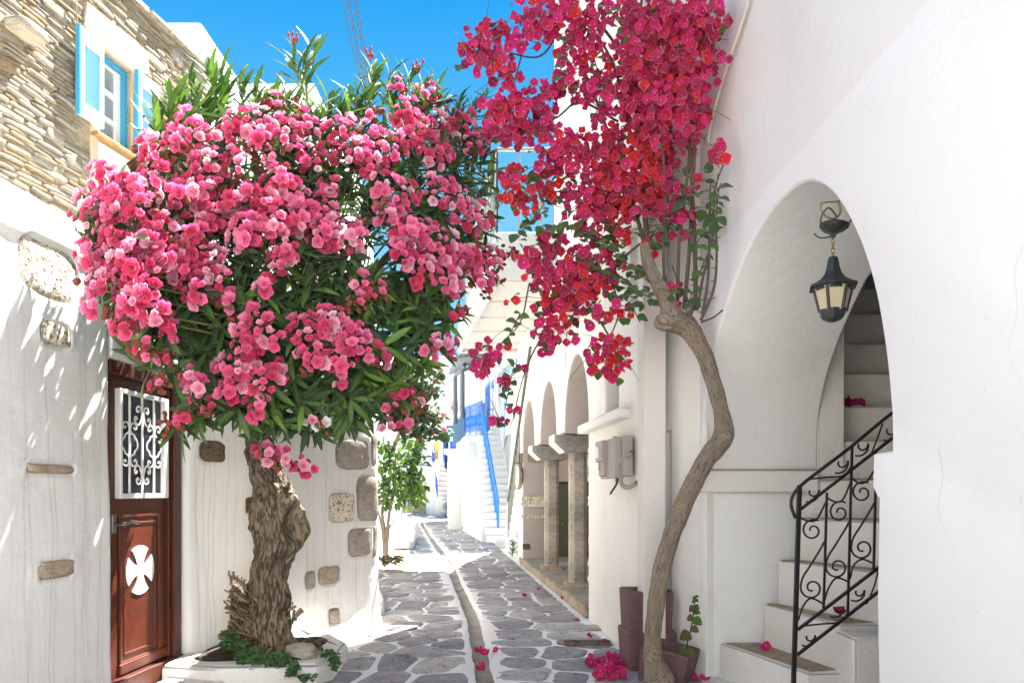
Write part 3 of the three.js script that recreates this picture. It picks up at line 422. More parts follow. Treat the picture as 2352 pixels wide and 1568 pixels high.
  part(stoneHouse, 'wall_cable', [tube([SP.p(SP.st(168, 0)[0], SP.st(168, 0)[1], .03), SP.p(SP.st(171, 60)[0], SP.st(171, 60)[1], .03)], .005, 5, 4)], M.twigPale);
}
// white houses further back on the left
{
  const h1 = thing('white_house', 'white house with a square chimney block behind the stone house', 'house', V(-6, 0, -11)), W = M.whiteFar;
  part(h1, 'wall', [boxAt(-6.5, 3.82, -10.4, 4.7, 7.64, 1.6, .06), boxAt(-6.4, 3.6, -13, 4.2, 7.2, 3.2, .05)], W);
  part(h1, 'buttress', [boxAt(-4.3, 3.6, -11.2, .25, 7.1, .5, .08)], W);
  const h2 = thing('white_house', 'low flat roofed white house seen over the pink oleander', 'house', V(-5, 0, -15));
  part(h2, 'wall', [boxAt(-7, 4.2, -16.5, 5.9, 8.4, 5, .03)], W); part(h2, 'parapet', [boxAt(-6.95, 8.95, -16.4, 6.3, .5, 5.2, .03)], W); part(h2, 'stair_block', [boxAt(-4.2, 3.95, -16.5, 1.2, 7.9, 4.4, .03)], W);
}

// ---------------------------------------------------------------- right: white arch house with the stair passage
const archX = (Z) => 1.386 + .0608 * (5.27 - Z);
const AP = new Plane(archX(5.30), 5.30, archX(-.6), -.6);            // far to near = left to right in the picture
const archHouse = thing('arch_house', 'white house with the open stair archway on the right', 'house', V(2.2, 0, -3.6));
{
  const CR = [[3.1, 2.4, .9, 1], [4.0, 4.2, .7, 2], [1.2, 3.6, .35, 3], [2.75, 1.5, .5, 4], [3.6, 1.1, .8, 5]];
  const wash = (() => { const H = 8, L = AP.len; return tex(2048, 1024, (u, v) => {
    const s = u * L, h = v * H, a = TN(u * 2 % 1, v * 2 % 1, 8, 5), c = TN(u, v, 96, 2), wob = .05 * (TN(u, v, 7, 4) - .5) * 2, new1 = sstep(-.012, .012, 3.02 + .05 * s - .10 * sstep(.4, 0, s) + wob - h), new2 = sstep(-.02, .02, 3.55 + .12 * s + wob * .8 - h);
    let k = mixc(mixc([.955, .925, .87], [.955, .94, .905], new2), [1, 1, 1], new1); k = k.map((x) => x - .035 * sstep(.5, .8, a)); if (TN(u, v, 40, 2) > .80 && c > .72 && h > 3.2 && s < 2.4) k = k.map((x) => x - .35); for (const [cs, ch, len, ph] of CR) { const dh = ch - h; if (dh > 0 && dh < len) { const x = s - cs - .05 * Math.sin(dh * 7 + ph) - .02 * Math.sin(dh * 23 + ph * 3); if (Math.abs(x) < .0045) k = k.map((q) => q - .16 * (1 - dh / len)); } }
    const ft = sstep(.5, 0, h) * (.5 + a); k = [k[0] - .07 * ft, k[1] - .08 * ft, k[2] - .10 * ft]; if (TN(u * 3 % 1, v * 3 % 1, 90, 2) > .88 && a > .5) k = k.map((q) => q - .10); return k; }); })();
  wash.repeat.set(1 / AP.len, 1 / 8); wash.needsUpdate = true;
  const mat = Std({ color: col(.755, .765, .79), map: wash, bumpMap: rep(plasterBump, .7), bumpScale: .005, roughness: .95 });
  // arch outline fitted as (distance from the far jamb, height)
  const far = .03, A = [[.005, 1.52], [.05, 1.95], [.281, 2.36], [.687, 2.73], [1.031, 2.90], [1.383, 2.955], [1.634, 2.92], [1.854, 2.79], [2.05, 2.57], [2.224, 2.26], [2.32, 1.95], [2.365, 1.67], [2.37, 1.52]];
  const cv = new THREE.CatmullRomCurve3(A.map(([t, h]) => V(t + far, h, 0)), false, 'centripetal'), arc = cv.getPoints(60).map((p) => [p.x, p.y]);
  const hole = [[far + .005, -.2], ...arc, [far + 2.235, 1.515], [far + 2.228, 1.37], [far + 2.255, 1.335], [far + 2.275, 1.32], [far + 2.262, .9], [far + 2.28, .4], [far + 2.29, -.2]];
  const g = (() => { const sh = new THREE.Shape([[0, -.25], ...[[far + .005, -.25]], ...hole.slice(1, -1), [far + 2.29, -.25], [AP.len, -.25], [AP.len, 8], [0, 8]].map((p) => new THREE.Vector2(...p)));
    const e = new THREE.ExtrudeGeometry(sh, { depth: .82, bevelEnabled: true, bevelThickness: .03, bevelSize: .025, bevelOffset: -.025, bevelSegments: 4 }); e.translate(0, 0, -.85); const c = toCreasedNormals(e, .3); const p = c.attributes.position; const uv = c.attributes.uv, n = c.attributes.normal; for (let i = 0; i < p.count; i++) { if (Math.abs(n.getZ(i)) > .7) uv.setXY(i, p.getX(i), p.getY(i)); else uv.setXY(i, p.getX(i) * .5 + p.getZ(i), Math.min(p.getY(i), 2.0) + p.getX(i) * .2); } c.applyMatrix4(AP.m); return c; })();
  { const n = g.index ? g.toNonIndexed() : g, P = n.attributes.position, N = n.attributes.normal, U = n.attributes.uv, zx = V(0, 0, 1).transformDirection(AP.m), sp = [[], []]; for (let i = 0; i < P.count; i += 3) { const d = Math.abs((N.getX(i) + N.getX(i + 1) + N.getX(i + 2)) / 3 * zx.x + (N.getZ(i) + N.getZ(i + 1) + N.getZ(i + 2)) / 3 * zx.z); sp[d > .75 ? 0 : 1].push(i, i + 1, i + 2); }
    const cut = (ix, rv) => { const q = new THREE.BufferGeometry(), pos = [], nor = [], uv = []; for (const i of ix) { pos.push(P.getX(i), P.getY(i), P.getZ(i)); nor.push(N.getX(i), N.getY(i), N.getZ(i)); if (rv) { const l = V(P.getX(i), P.getY(i), P.getZ(i)).applyMatrix4(AP.m.clone().invert()), a = l.y < 1.5 ? l.y : 1.5 + 1.3 * Math.atan2(l.y - 1.5, 1.22 - l.x > 0 ? Math.max(.001, 1.22 - l.x) : 1.22 - l.x); uv.push(l.z, a); } else uv.push(U.getX(i), U.getY(i)); } q.setAttribute('position', new THREE.Float32BufferAttribute(pos, 3)); q.setAttribute('normal', new THREE.Float32BufferAttribute(nor, 3)); q.setAttribute('uv', new THREE.Float32BufferAttribute(uv, 2)); return q; };
    part(archHouse, 'wall', cut(sp[0]), mat); part(archHouse, 'arch_reveal', cut(sp[1], true), M.whiteCool); }
  // passage behind: side walls, back, ceiling
  part(archHouse, 'passage_wall', [boxAt(2.36, 2.5, -6.9, .2, 5.6, 3.2, .02), boxAt(3.55, 2.5, -5.5, .3, 5.6, 7, .02), boxAt(2.9, 2.5, -8.6, 1.6, 5.6, .2, .01), boxAt(2.95, 2.5, -2.2, 1.4, 5.6, .3, .02)], M.rough);
  part(archHouse, 'passage_ceiling', [boxAt(2.9, 5.4, -5.4, 2, .25, 7, .01)], M.rough);
  part(archHouse, 'roof', [boxAt(3.4, 8.1, -2.2, 3.4, .2, 6, .02)], M.white);
  part(archHouse, 'impost_ledge', [boxAt(1.80, 1.428, -5.275, .88, .166, .09, .018)], M.rough, { label: 'rough white ledge on the far side of the archway' });
  part(archHouse, 'ledge_top', [boxAt(1.80, 1.5135, -5.272, .86, .008, .085, .002)], M.tread);
}
{ // stair in the archway: each step its own body and tread
  const st = thing('staircase', 'white rendered steps with bare stone treads climbing through the archway', 'staircase', V(2, 0, -4.9));
  const K = [[.25, [1.52, 5.25], [1.80, 4.36]], [.535, [1.85, 5.26], [2.02, 4.42]], [.855, [1.95, 5.26], [2.28, 4.46]], [1.16, [2.10, 5.26], [2.42, 4.5]], [1.445, [2.2, 5.26], [3.4, 4.95]], [1.73, [2.2, 5.34], [3.4, 5.28]], [2.01, [2.2, 5.55], [3.4, 5.55]], [2.31, [2.2, 5.8], [3.4, 5.8]], [2.60, [2.2, 6.05], [3.4, 6.05]], [2.92, [2.2, 6.32], [3.4, 6.32]], [3.22, [2.2, 6.6], [3.4, 6.6]], [3.52, [2.2, 6.9], [3.4, 6.9]], [3.8, [2.2, 7.2], [3.4, 7.2]]];
  const ext = (pts, h0, h1, b) => { const sh = new THREE.Shape(pts.map(([x, z]) => new THREE.Vector2(x, z))); const e = new THREE.ExtrudeGeometry(sh, { depth: h1 - h0 - 2 * b, bevelEnabled: true, bevelThickness: b, bevelSize: b, bevelOffset: -b, bevelSegments: 3 }); e.rotateX(-Math.PI / 2); e.translate(0, h0 + b, 0); const c = toCreasedNormals(e, .8), p = c.attributes.position; for (let i = 0; i < p.count; i++) { const q = V().fromBufferAttribute(p, i), d = .012; p.setXYZ(i, q.x + d * fbm3(q.x * 4, q.y * 4, q.z * 4, 3), q.y + d * .5 * fbm3(q.x * 3, 7, q.z * 3, 3), q.z + d * fbm3(q.x * 4, 5, q.z * 4, 3)); } return metric(c); };
  K.forEach(([h, f, n], k) => {
    const h0 = k ? Math.max(0, K[k - 1][0] - .14) : -.05, out = k < 4 ? [f, n, [3.4, 4.5], [3.4, 8.4], [2.25, 8.4], [2.25, 5.26]] : [f, n, [3.4, 8.4], [2.2, 8.4]];
    const s = part(st, 'step', ext(out, h0, h, .02), k < 7 ? M.rough : M.rough);
    const nx = K[k + 1] || [0, [2.2, 7.6], [3.4, 7.6]], ins = (a, b, t) => [lerp(a[0], b[0], t), lerp(a[1], b[1], t)];
    if (k < 6) { const d = [[lerp(f[0], nx[1][0], .10), lerp(f[1], nx[1][1], .10) - .03], [lerp(n[0], nx[2][0], .12), lerp(n[1], nx[2][1], .12) + .03], [lerp(n[0], nx[2][0], .92), lerp(n[1], nx[2][1], .92) + .03], [lerp(f[0], nx[1][0], .85), lerp(f[1], nx[1][1], .85) - .03]]; const g = ext(d, h - .012, h + .006, .003); part(s, 'tread', g, M.tread); }
  });
  part(st, 'side_block', [boxAt(2.75, .25, -4.33, 1.5, .5, .26, .03)], M.rough);
}
{ // wrought iron rail, drawn in its own upright plane across the passage
  const Z = 4.22, q = (x, y) => at(1580 + x * .4142, 918.75 + y * .4142, Z), rail = thing('stair_railing', 'black wrought iron stair railing with spiral scrolls in the archway', 'railing', q(600, 1568));
  const L = (name, pts, w, seg = 8, n) => part(rail, name, tube(pts.map((p) => q(...p)), w, seg, n ?? pts.length * 5), M.iron);
  const fl = (name, a, b, w, t) => { const A = q(...a), B = q(...b), d = B.clone().sub(A), len = d.length(), x = d.clone().normalize(), z = V(0, 0, 1), y = z.clone().cross(x); part(rail, name, box(len, t, w, .002, I4().makeBasis(x, y, z).setPosition(A.clone().add(B).multiplyScalar(.5))), M.iron); };
  fl('post', [619, 470], [580, 1760], .024, .024);
  L('handrail', [[1300, -40], [1125, 78], [900, 262], [640, 462], [596, 505], [572, 560], [576, 600], [598, 655]], .0105);
  fl('rail_bar', [625, 605], [1300, 82], .02, .016); fl('rail_bar', [608, 1272], [1300, 742], .02, .016); fl('rail_bar', [604, 1412], [1300, 872], .02, .016);
  for (const [a, b] of [[[911, 252], [886, 1185]], [[771, 512], [752, 1152]], [[1045, 290], [1030, 940]], [[1170, 190], [1160, 850]]]) fl('upright', a, b, .013, .013);
  const scroll = (cx, cy, r, a0, dir, tail) => { const sp = spiral(cx, cy, r, r * .22, a0, dir * 1.35, 26); L('scroll', [...tail, ...sp], .0058, 6, 60); };
  const deg = Math.PI / 180;
  // main field (per bay: upper and lower volute joined by a slanting bar)
  for (const [x, y] of [[692, 722], [842, 622], [968, 512]]) { scroll(x, y, 63, -60 * deg, -1, []); }
  for (const [x, y] of [[688, 1040], [828, 925], [968, 820]]) scroll(x, y, 65, 200 * deg, -1, [[x + 70, y - 280 + 20], [x + 55, y - 230], [x - 5, y - 130], [x - 52, y - 55]]);
  for (const [a, b, c, d] of [[[622, 650], [660, 668], [705, 668], [768, 560]], [[772, 540], [812, 562], [850, 560], [905, 450]], [[905, 430], [950, 460], [985, 455], [1040, 380]], [[612, 1220], [640, 1140], [680, 1098], [752, 1128]], [[757, 1110], [780, 1040], [825, 985], [890, 1005]], [[900, 990], [920, 915], [965, 882], [1030, 905]]]) L('scroll', [a, b, c, d], .0058, 6, 24);
  for (const [x, y] of [[690, 505], [850, 345], [962, 250], [1120, 165]]) { L('scroll', [...spiral(x - 8, y + 10, 12, 30, 3.4, .5, 8), ...spiral(x - 16, y + 5, 46, 50, 3.4 + Math.PI, .35, 8)].slice(0, 0).concat(spiral(x, y, 14, 38, 200 * deg, -.6, 10), spiral(x - 18, y, 56, 60, -10 * deg, .32, 8)), .0056, 6, 50); }
  L('scroll', [[660, 440], [760, 428], [868, 415], [905, 370]], .0056, 6, 20); L('scroll', [[1010, 315], [1040, 240], [1080, 130]], .0056, 6, 12);
  for (const [x, y] of [[672, 1310], [828, 1150], [945, 1060]]) L('scroll', [].concat(spiral(x, y, 12, 34, 200 * deg, -.6, 10), spiral(x - 14, y + 2, 48, 52, -10 * deg, .36, 8)), .0056, 6, 50);
  L('scroll', [[640, 1250], [740, 1240], [840, 1228], [884, 1185]], .0056, 6, 20); L('scroll', [[990, 1130], [1030, 1040], [1060, 930]], .0056, 6, 12);
}
{ // lantern
  const Z = 3.5, ctr = at(1913, 655, Z), px = Z / F, lamp = thing('lantern', 'black six sided lantern with cream panes hanging in the archway', 'lantern', at(1913, 738, Z));
  const q = (x, y, dz = 0) => { const p = at(x, y, Z); p.z += dz; return p; };
  const hex = (r0, r1, y0, y1) => { const g = new THREE.CylinderGeometry(r1, r0, y1 - y0, 6, 1); g.rotateY(Math.PI / 6 + .18); g.translate(ctr.x, (y0 + y1) / 2, ctr.z); return toCreasedNormals(g, .3); };
  const Y = (y) => at(0, y, Z).y;
  part(lamp, 'hook', [tube([q(1887, 468), q(1886, 482), q(1897, 497), q(1914, 503), q(1928, 492), q(1929, 474), q(1922, 462)], .0055, 8, 30), tube([q(1884, 467), q(1930, 462)], .004, 6, 3)], M.brass);
  part(lamp, 'ceiling_cup', (() => { const g = new THREE.LatheGeometry([[0, .0], [.012, .0], [.016, .02], [.05, .035], [.068, .052], [.068, .06], [.05, .066], [0, .066]].map((p) => new THREE.Vector2(...p)), 24); g.rotateZ(-.12); g.translate(ctr.x, Y(545), ctr.z); return g; })(), M.lampIron);
  part(lamp, 'wire', [tube([q(1916, 503, .03), q(1893, 487, .05), q(1877, 505, .05), q(1880, 535, .04), q(1900, 548, .06), q(1930, 530, .07), q(1945, 513, .05)], .004, 6, 40), tube([q(1866, 540, .02), q(1875, 551, .03), q(1900, 551, .05), q(1925, 535, .07)], .004, 6, 20)], Std({ color: col(.05, .055, .03) }));
  for (let k = 0; k < 4; k++) { const g = new THREE.TorusGeometry(.011, .003, 6, 14); g.scale(.75, 1.25, 1); if (k % 2) g.rotateY(Math.PI / 2); g.translate(ctr.x, Y(555 + k * 10.5), ctr.z); part(lamp, 'chain_link', g, M.brass); }
  const roof = new THREE.LatheGeometry([[.016, 0], [.024, -.008], [.030, -.03], [.034, -.055], [.044, -.085], [.062, -.11], [.088, -.128], [.118, -.143], [.121, -.151], [.09, -.148], [.0, -.14]].map((p) => new THREE.Vector2(...p)), 6); roof.rotateY(Math.PI / 6 + .18); roof.translate(ctr.x, Y(590), ctr.z);
  part(lamp, 'lamp_roof', toCreasedNormals(roof, .5), M.lampIron);
  part(lamp, 'lamp_rim', [hex(.090, .094, Y(668), Y(656)), hex(.062, .066, Y(722), Y(712)), hex(.05, .064, Y(732), Y(722)), hex(.018, .05, Y(739), Y(732))], M.lampIron);
  const rt = .088, rb = .061, yt = Y(662), yb = Y(716);
  for (let k = 0; k < 6; k++) { const a = (k / 6) * 2 * Math.PI + .18, b = ((k + 1) / 6) * 2 * Math.PI + .18, c = (x, r, y) => V(ctr.x + r * Math.cos(x), y, ctr.z + r * Math.sin(x)); part(lamp, 'frame_bar', tube([c(a, rb, yb), c(a, rt, yt)], .008, 6, 2), M.lampIron);
    const A = c(a, rb, yb), B = c(b, rb, yb), C = c(b, rt, yt), D = c(a, rt, yt), g = new THREE.BufferGeometry(); g.setAttribute('position', new THREE.Float32BufferAttribute([A, B, C, D].flatMap((p) => [p.x, p.y, p.z]), 3)); g.setIndex([0, 2, 1, 0, 3, 2]); g.computeVertexNormals(); metric(g); part(lamp, 'pane', g, M.frost); }
}
{ // conduit on the upper wall
  const p = (x, y) => { const s = AP.st(x, y, .03); return AP.p(s[0], s[1], .03); };
  single('conduit', 'cream plastic conduit running down the upper right wall', 'conduit', [tube([p(1727, -20), p(1690, 95), p(1655, 200), p(1632, 290), p(1627, 318), p(1626, 332)], .012, 8, 30)], paint('#cfc3ad', .5));
}

// ---------------------------------------------------------------- right: house with the arcade
const fx = (Z) => .875 - .108 * (Z - 7);
const BP = new Plane(fx(14.1), 14.1, fx(5.62), 5.62), bs = (Z) => (14.1 - Z) * Math.hypot(1, .108);
const arcade = thing('arcade_house', 'white house with stone columns and arches on the right side of the lane', 'house', V(1.2, 0, -9.5));
const roofB = 8.45, terr = 4.6;
{
  const T = .46, z1 = 7.62, zs = [[7.62, 9.02], [9.62, 11.1], [11.72, 13.28]];
  const pts = [[0, 0], [bs(13.28), 0]]; // lower edge follows the arch openings down to the capitals
  const spring = 2.09, arcs = [...zs].reverse().map(([n, f]) => archHole(bs(f), bs(n), 0, spring, 2.93, 24));
  // lower wall: far pier, spandrels, near wall
  const outline = [[0, -.1], [bs(13.28), -.1]]; const a0 = arcs.map((h) => h.slice(2).reverse());
  a0.forEach((a, i) => { outline.push(...a); });
  outline.push([bs(7.62), -.1], [BP.len, -.1], [BP.len, roofB], [bs(9.8), roofB], [bs(9.8), terr], [0, terr]);
  const w = BP.st(1390, 900)[0], w2 = BP.st(1420, 900)[0], wb = BP.st(1406, 962)[1], u0 = BP.st(1446, 700)[0], u1 = BP.st(1468, 700)[0], ub = BP.st(1457, 707)[1];
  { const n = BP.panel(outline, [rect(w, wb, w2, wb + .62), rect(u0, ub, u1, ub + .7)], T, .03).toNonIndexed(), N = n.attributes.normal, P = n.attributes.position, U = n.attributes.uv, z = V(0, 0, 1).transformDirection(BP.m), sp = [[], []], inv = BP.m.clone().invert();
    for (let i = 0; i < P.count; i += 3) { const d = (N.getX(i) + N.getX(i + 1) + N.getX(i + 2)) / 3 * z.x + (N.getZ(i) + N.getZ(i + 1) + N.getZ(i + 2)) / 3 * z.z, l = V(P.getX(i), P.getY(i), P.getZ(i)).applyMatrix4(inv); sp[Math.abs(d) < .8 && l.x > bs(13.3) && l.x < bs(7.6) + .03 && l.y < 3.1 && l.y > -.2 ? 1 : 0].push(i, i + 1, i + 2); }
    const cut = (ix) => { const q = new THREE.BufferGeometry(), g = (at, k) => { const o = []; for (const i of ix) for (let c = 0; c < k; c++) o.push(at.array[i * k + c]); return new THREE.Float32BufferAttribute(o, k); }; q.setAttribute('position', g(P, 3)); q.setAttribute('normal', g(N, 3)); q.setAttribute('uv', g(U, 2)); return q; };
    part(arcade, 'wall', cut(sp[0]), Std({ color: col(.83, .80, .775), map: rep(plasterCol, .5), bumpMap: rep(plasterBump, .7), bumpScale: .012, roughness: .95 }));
    part(arcade, 'arch_reveal', cut(sp[1]), Std({ color: col(.50, .44, .41), map: rep(plasterCol, .5), bumpMap: rep(plasterBump, .7), bumpScale: .008, roughness: .95 }), { label: 'arch undersides and pier face in darker pinkish beige, with their shade put into the colour' }); }  // inner faces get a darker copy of the wall colour to carry shade
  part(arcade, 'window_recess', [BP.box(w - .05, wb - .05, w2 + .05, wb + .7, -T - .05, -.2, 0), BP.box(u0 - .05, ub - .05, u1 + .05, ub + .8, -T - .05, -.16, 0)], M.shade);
  // rough edge of bare stones at the corner by the first arch
  const r = rng(9); for (const [y, k] of [[1035, .05], [1060, .07], [1100, .06], [1150, .08], [1240, .09], [1290, .07], [1330, .07]]) { const g = stoneGeo(y, 4, .22, 3); g.scale(.045, k, .10); metric(g); g.applyMatrix4(BP.m.clone().multiply(I4().makeTranslation(bs(7.62) - .005, EYE + (1130 - y) / F * 7.62, -.1))); part(arcade, 'stone', g, y === 1240 ? M.ochreStone : M.rough); }
  // porch floor, back, end wall
  const inX = 2.6, fl = (z) => fx(z); const shp = new THREE.Shape([[fl(7.3) + .02, 7.3], [fl(13.6) + .02, 13.6], [inX, 13.6], [inX, 7.3]].map((p) => new THREE.Vector2(...p))); const fg = new THREE.ExtrudeGeometry(shp, { depth: .13, bevelEnabled: false }); fg.rotateX(-Math.PI / 2); part(arcade, 'porch_floor', metric(fg), Std({ color: col(.42, .40, .33), map: rep(stoneCol, 1), bumpMap: rep(stoneBump, 1.5), bumpScale: .006 }));
  for (let k = 0; k < 13; k++) { const z = 7.7 + k * .46, g = stoneGeo(k + 60, 4, .16, 9); g.scale(.04, .056, .232); metric(g); g.applyMatrix4(I4().makeRotationY(.107).setPosition(fl(z + .2) + .015, .066, -(z + .2))); part(arcade, 'kerb_stone', g, k % 3 ? M.ochreStone : M.tread); }
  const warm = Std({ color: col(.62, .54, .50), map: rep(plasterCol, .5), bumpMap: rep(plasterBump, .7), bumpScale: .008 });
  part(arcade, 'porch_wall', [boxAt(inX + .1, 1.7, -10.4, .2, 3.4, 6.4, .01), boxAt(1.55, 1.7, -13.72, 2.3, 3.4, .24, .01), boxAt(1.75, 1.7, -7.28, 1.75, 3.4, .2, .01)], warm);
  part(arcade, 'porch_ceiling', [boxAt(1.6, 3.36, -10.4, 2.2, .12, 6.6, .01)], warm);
  part(arcade, 'upper_wall', [boxAt(3.05, 4.0, -9.9, 4, 1.2, 8.2, .02), boxAt(2.95, 6.8, -7.6, 3.6, 3.2, 4.2, .02)], M.white);
  // end door, grey green, with a louvred strip
  const dz = -13.6, X = (x) => (x - CX) / F * 13.6, Yd = (y) => EYE + (CY - y) / F * 13.6, d = part(arcade, 'door', [boxAt((X(1281) + X(1318)) / 2, (Yd(1111) + .14) / 2 + .0, dz + .03, X(1318) - X(1281) - .01, Yd(1111) - .14, .05, .005), boxAt((X(1318) + X(1362)) / 2, (Yd(1111) + .14) / 2, dz + .03, X(1362) - X(1318) - .01, Yd(1111) - .14, .05, .005)], M.greenDoor, { label: 'grey green double door at the end of the porch' });
  part(d, 'door_head', boxAt((X(1279) + X(1364)) / 2, Yd(1111) + .02, dz + .04, X(1364) - X(1279), .04, .08, .005), M.dark);
  for (let k = 0; k < 22; k++) part(d, 'louvre', boxAt(X(1302), lerp(.3, 1.36, k / 21), dz + .06, .05, .028, .02, .003), M.greenDoor);
  part(d, 'knob', (() => { const g = new THREE.SphereGeometry(.028, 12, 10); g.translate(X(1292), Yd(1203), dz + .08); return metric(g); })(), M.brass);
  // columns
  for (const [zc, name, lab] of [[9.32, 'column', 'nearer stone column of the arcade'], [11.4, 'column', 'farther stone column of the arcade']]) {
    const x = fx(zc) + .225, oct = (w, t, y0, y1, dx = 0) => { const c = w * .22, s = new THREE.Shape([[-w / 2 + c, -w / 2], [w / 2 - c, -w / 2], [w / 2, -w / 2 + c], [w / 2, w / 2 - c], [w / 2 - c, w / 2], [-w / 2 + c, w / 2], [-w / 2, w / 2 - c], [-w / 2, -w / 2 + c]].map((p) => new THREE.Vector2(...p))); const g = new THREE.ExtrudeGeometry(s, { depth: y1 - y0, bevelEnabled: false, steps: 10 }); g.rotateX(-Math.PI / 2); g.rotateY(.1); const c2 = toCreasedNormals(g, .4), p = c2.attributes.position; for (let i = 0; i < p.count; i++) p.setXYZ(i, p.getX(i) * (1 + .03 * fbm3(p.getX(i) * 3, p.getY(i) * 2, zc, 3)), p.getY(i), p.getZ(i) * (1 + .03 * fbm3(p.getX(i) * 3, p.getY(i) * 2, zc + 4, 3))); metric(c2); c2.translate(x + dx, y0, -zc); return c2; };
    const c = part(arcade, 'column', oct(.215, .215, .12, 1.86), M.column, { label: lab });
    part(c, 'base', boxAt(x, .155, -zc, .33, .07, .33, .02), M.ochreStone);
    // capital: a long block across the wall, narrowing downwards
    const cap = (() => { const sh = new THREE.Shape([[-.33, .22], [-.33, .12], [-.20, 0], [.20, 0], [.33, .12], [.33, .22]].map((p) => new THREE.Vector2(...p))); const g = new THREE.ExtrudeGeometry(sh, { depth: .40, bevelEnabled: true, bevelThickness: .012, bevelSize: .012, bevelOffset: -.012, bevelSegments: 2 }); g.translate(0, 0, -.2); const c2 = toCreasedNormals(g, .5); metric(c2); c2.applyMatrix4(I4().makeRotationY(.1).setPosition(x - .0, 1.855, -zc)); return c2; })();
    part(c, 'capital', cap, Std({ color: col(.5, .46, .42), map: rep(stoneCol, 1.5), bumpMap: rep(stoneBump, 2), bumpScale: .006 }));
    part(c, 'capital_lit_end', [(() => { const sh = new THREE.Shape([[-.345, .222], [-.345, .12], [-.205, -.004], [-.19, .222]].map((p) => new THREE.Vector2(...p))); const g = new THREE.ExtrudeGeometry(sh, { depth: .392, bevelEnabled: true, bevelThickness: .012, bevelSize: .004, bevelOffset: -.004, bevelSegments: 2 }); g.translate(0, 0, -.196); const c2 = toCreasedNormals(g, .5); metric(c2); c2.applyMatrix4(I4().makeRotationY(.1).setPosition(x, 1.856, -zc)); return c2; })()], M.white);  // white piece stands for the light falling on the street end
  }
  part(arcade, 'impost', [boxAt(fx(13.5) + .22, 1.98, -13.46, .54, .18, .34, .02)], M.tread);
  for (const [y, h, m] of [[1152, .20, 'poro'], [1186, .06, 'poro'], [1255, .10, 'darkStone']]) { const g = stoneGeo(y, 4, .14, 5); g.scale(y > 1200 ? .07 : .23, h * .55, .02); metric(g); g.translate(fx(13.28) + (y > 1200 ? .07 : .2), EYE + (CY - y) / F * 13.28, -13.29); part(arcade, 'stone', g, M[m]); }
  // long sill, drainpipe casing, roof edge
  part(arcade, 'sill', [BP.box(bs(7.66), 1.965, bs(5.98), 2.055, -.06, .11, .02)], M.white);
  part(arcade, 'pipe_casing', [boxAt(fx(5.5) + .03, 2.6, -5.5, .17, 5.2, .26, .012)], Std({ color: col(.70, .66, .63), map: rep(plasterCol, .5), roughness: .7 }));
  part(arcade, 'casing_joint', [boxAt(fx(5.5) + .03, 3.0, -5.5, .182, .05, .272, .006)], M.rough);
  part(arcade, 'groove_pipe', [tube([V(fx(5.68) - .012, 0, -5.68), V(fx(5.68) - .012, 5.2, -5.68)], .012, 6, 4)], M.weathered);
  part(arcade, 'parapet', [BP.box(bs(9.8) + .0, roofB - .02, BP.len, roofB + .12, -.5, .05, .02)], M.white);
  // set-back return with the narrow doorway
  const RP = new Plane(1.06, 5.86, 1.40, 5.26), da = RP.st(1503, 1000)[0], db = RP.st(1541, 1000)[0], dt = RP.st(1520, 993)[1];
  part(arcade, 'return_wall', [RP.panel(rect(-.05, -.1, RP.len + .03, 6), [[[da, -.05], [db, -.05], [db, dt + .01], [da, dt - .02]]], .4, .012)], M.white);
  part(arcade, 'doorway_recess', [RP.box(da - .08, 0, db + .08, dt + .1, -.5, -.22, 0)], Std({ color: col(.44, .45, .52), map: rep(plasterCol, .5), bumpMap: rep(plasterBump, .8), bumpScale: .01 }));  // panel coloured dark blue grey to carry the shade inside the doorway
}
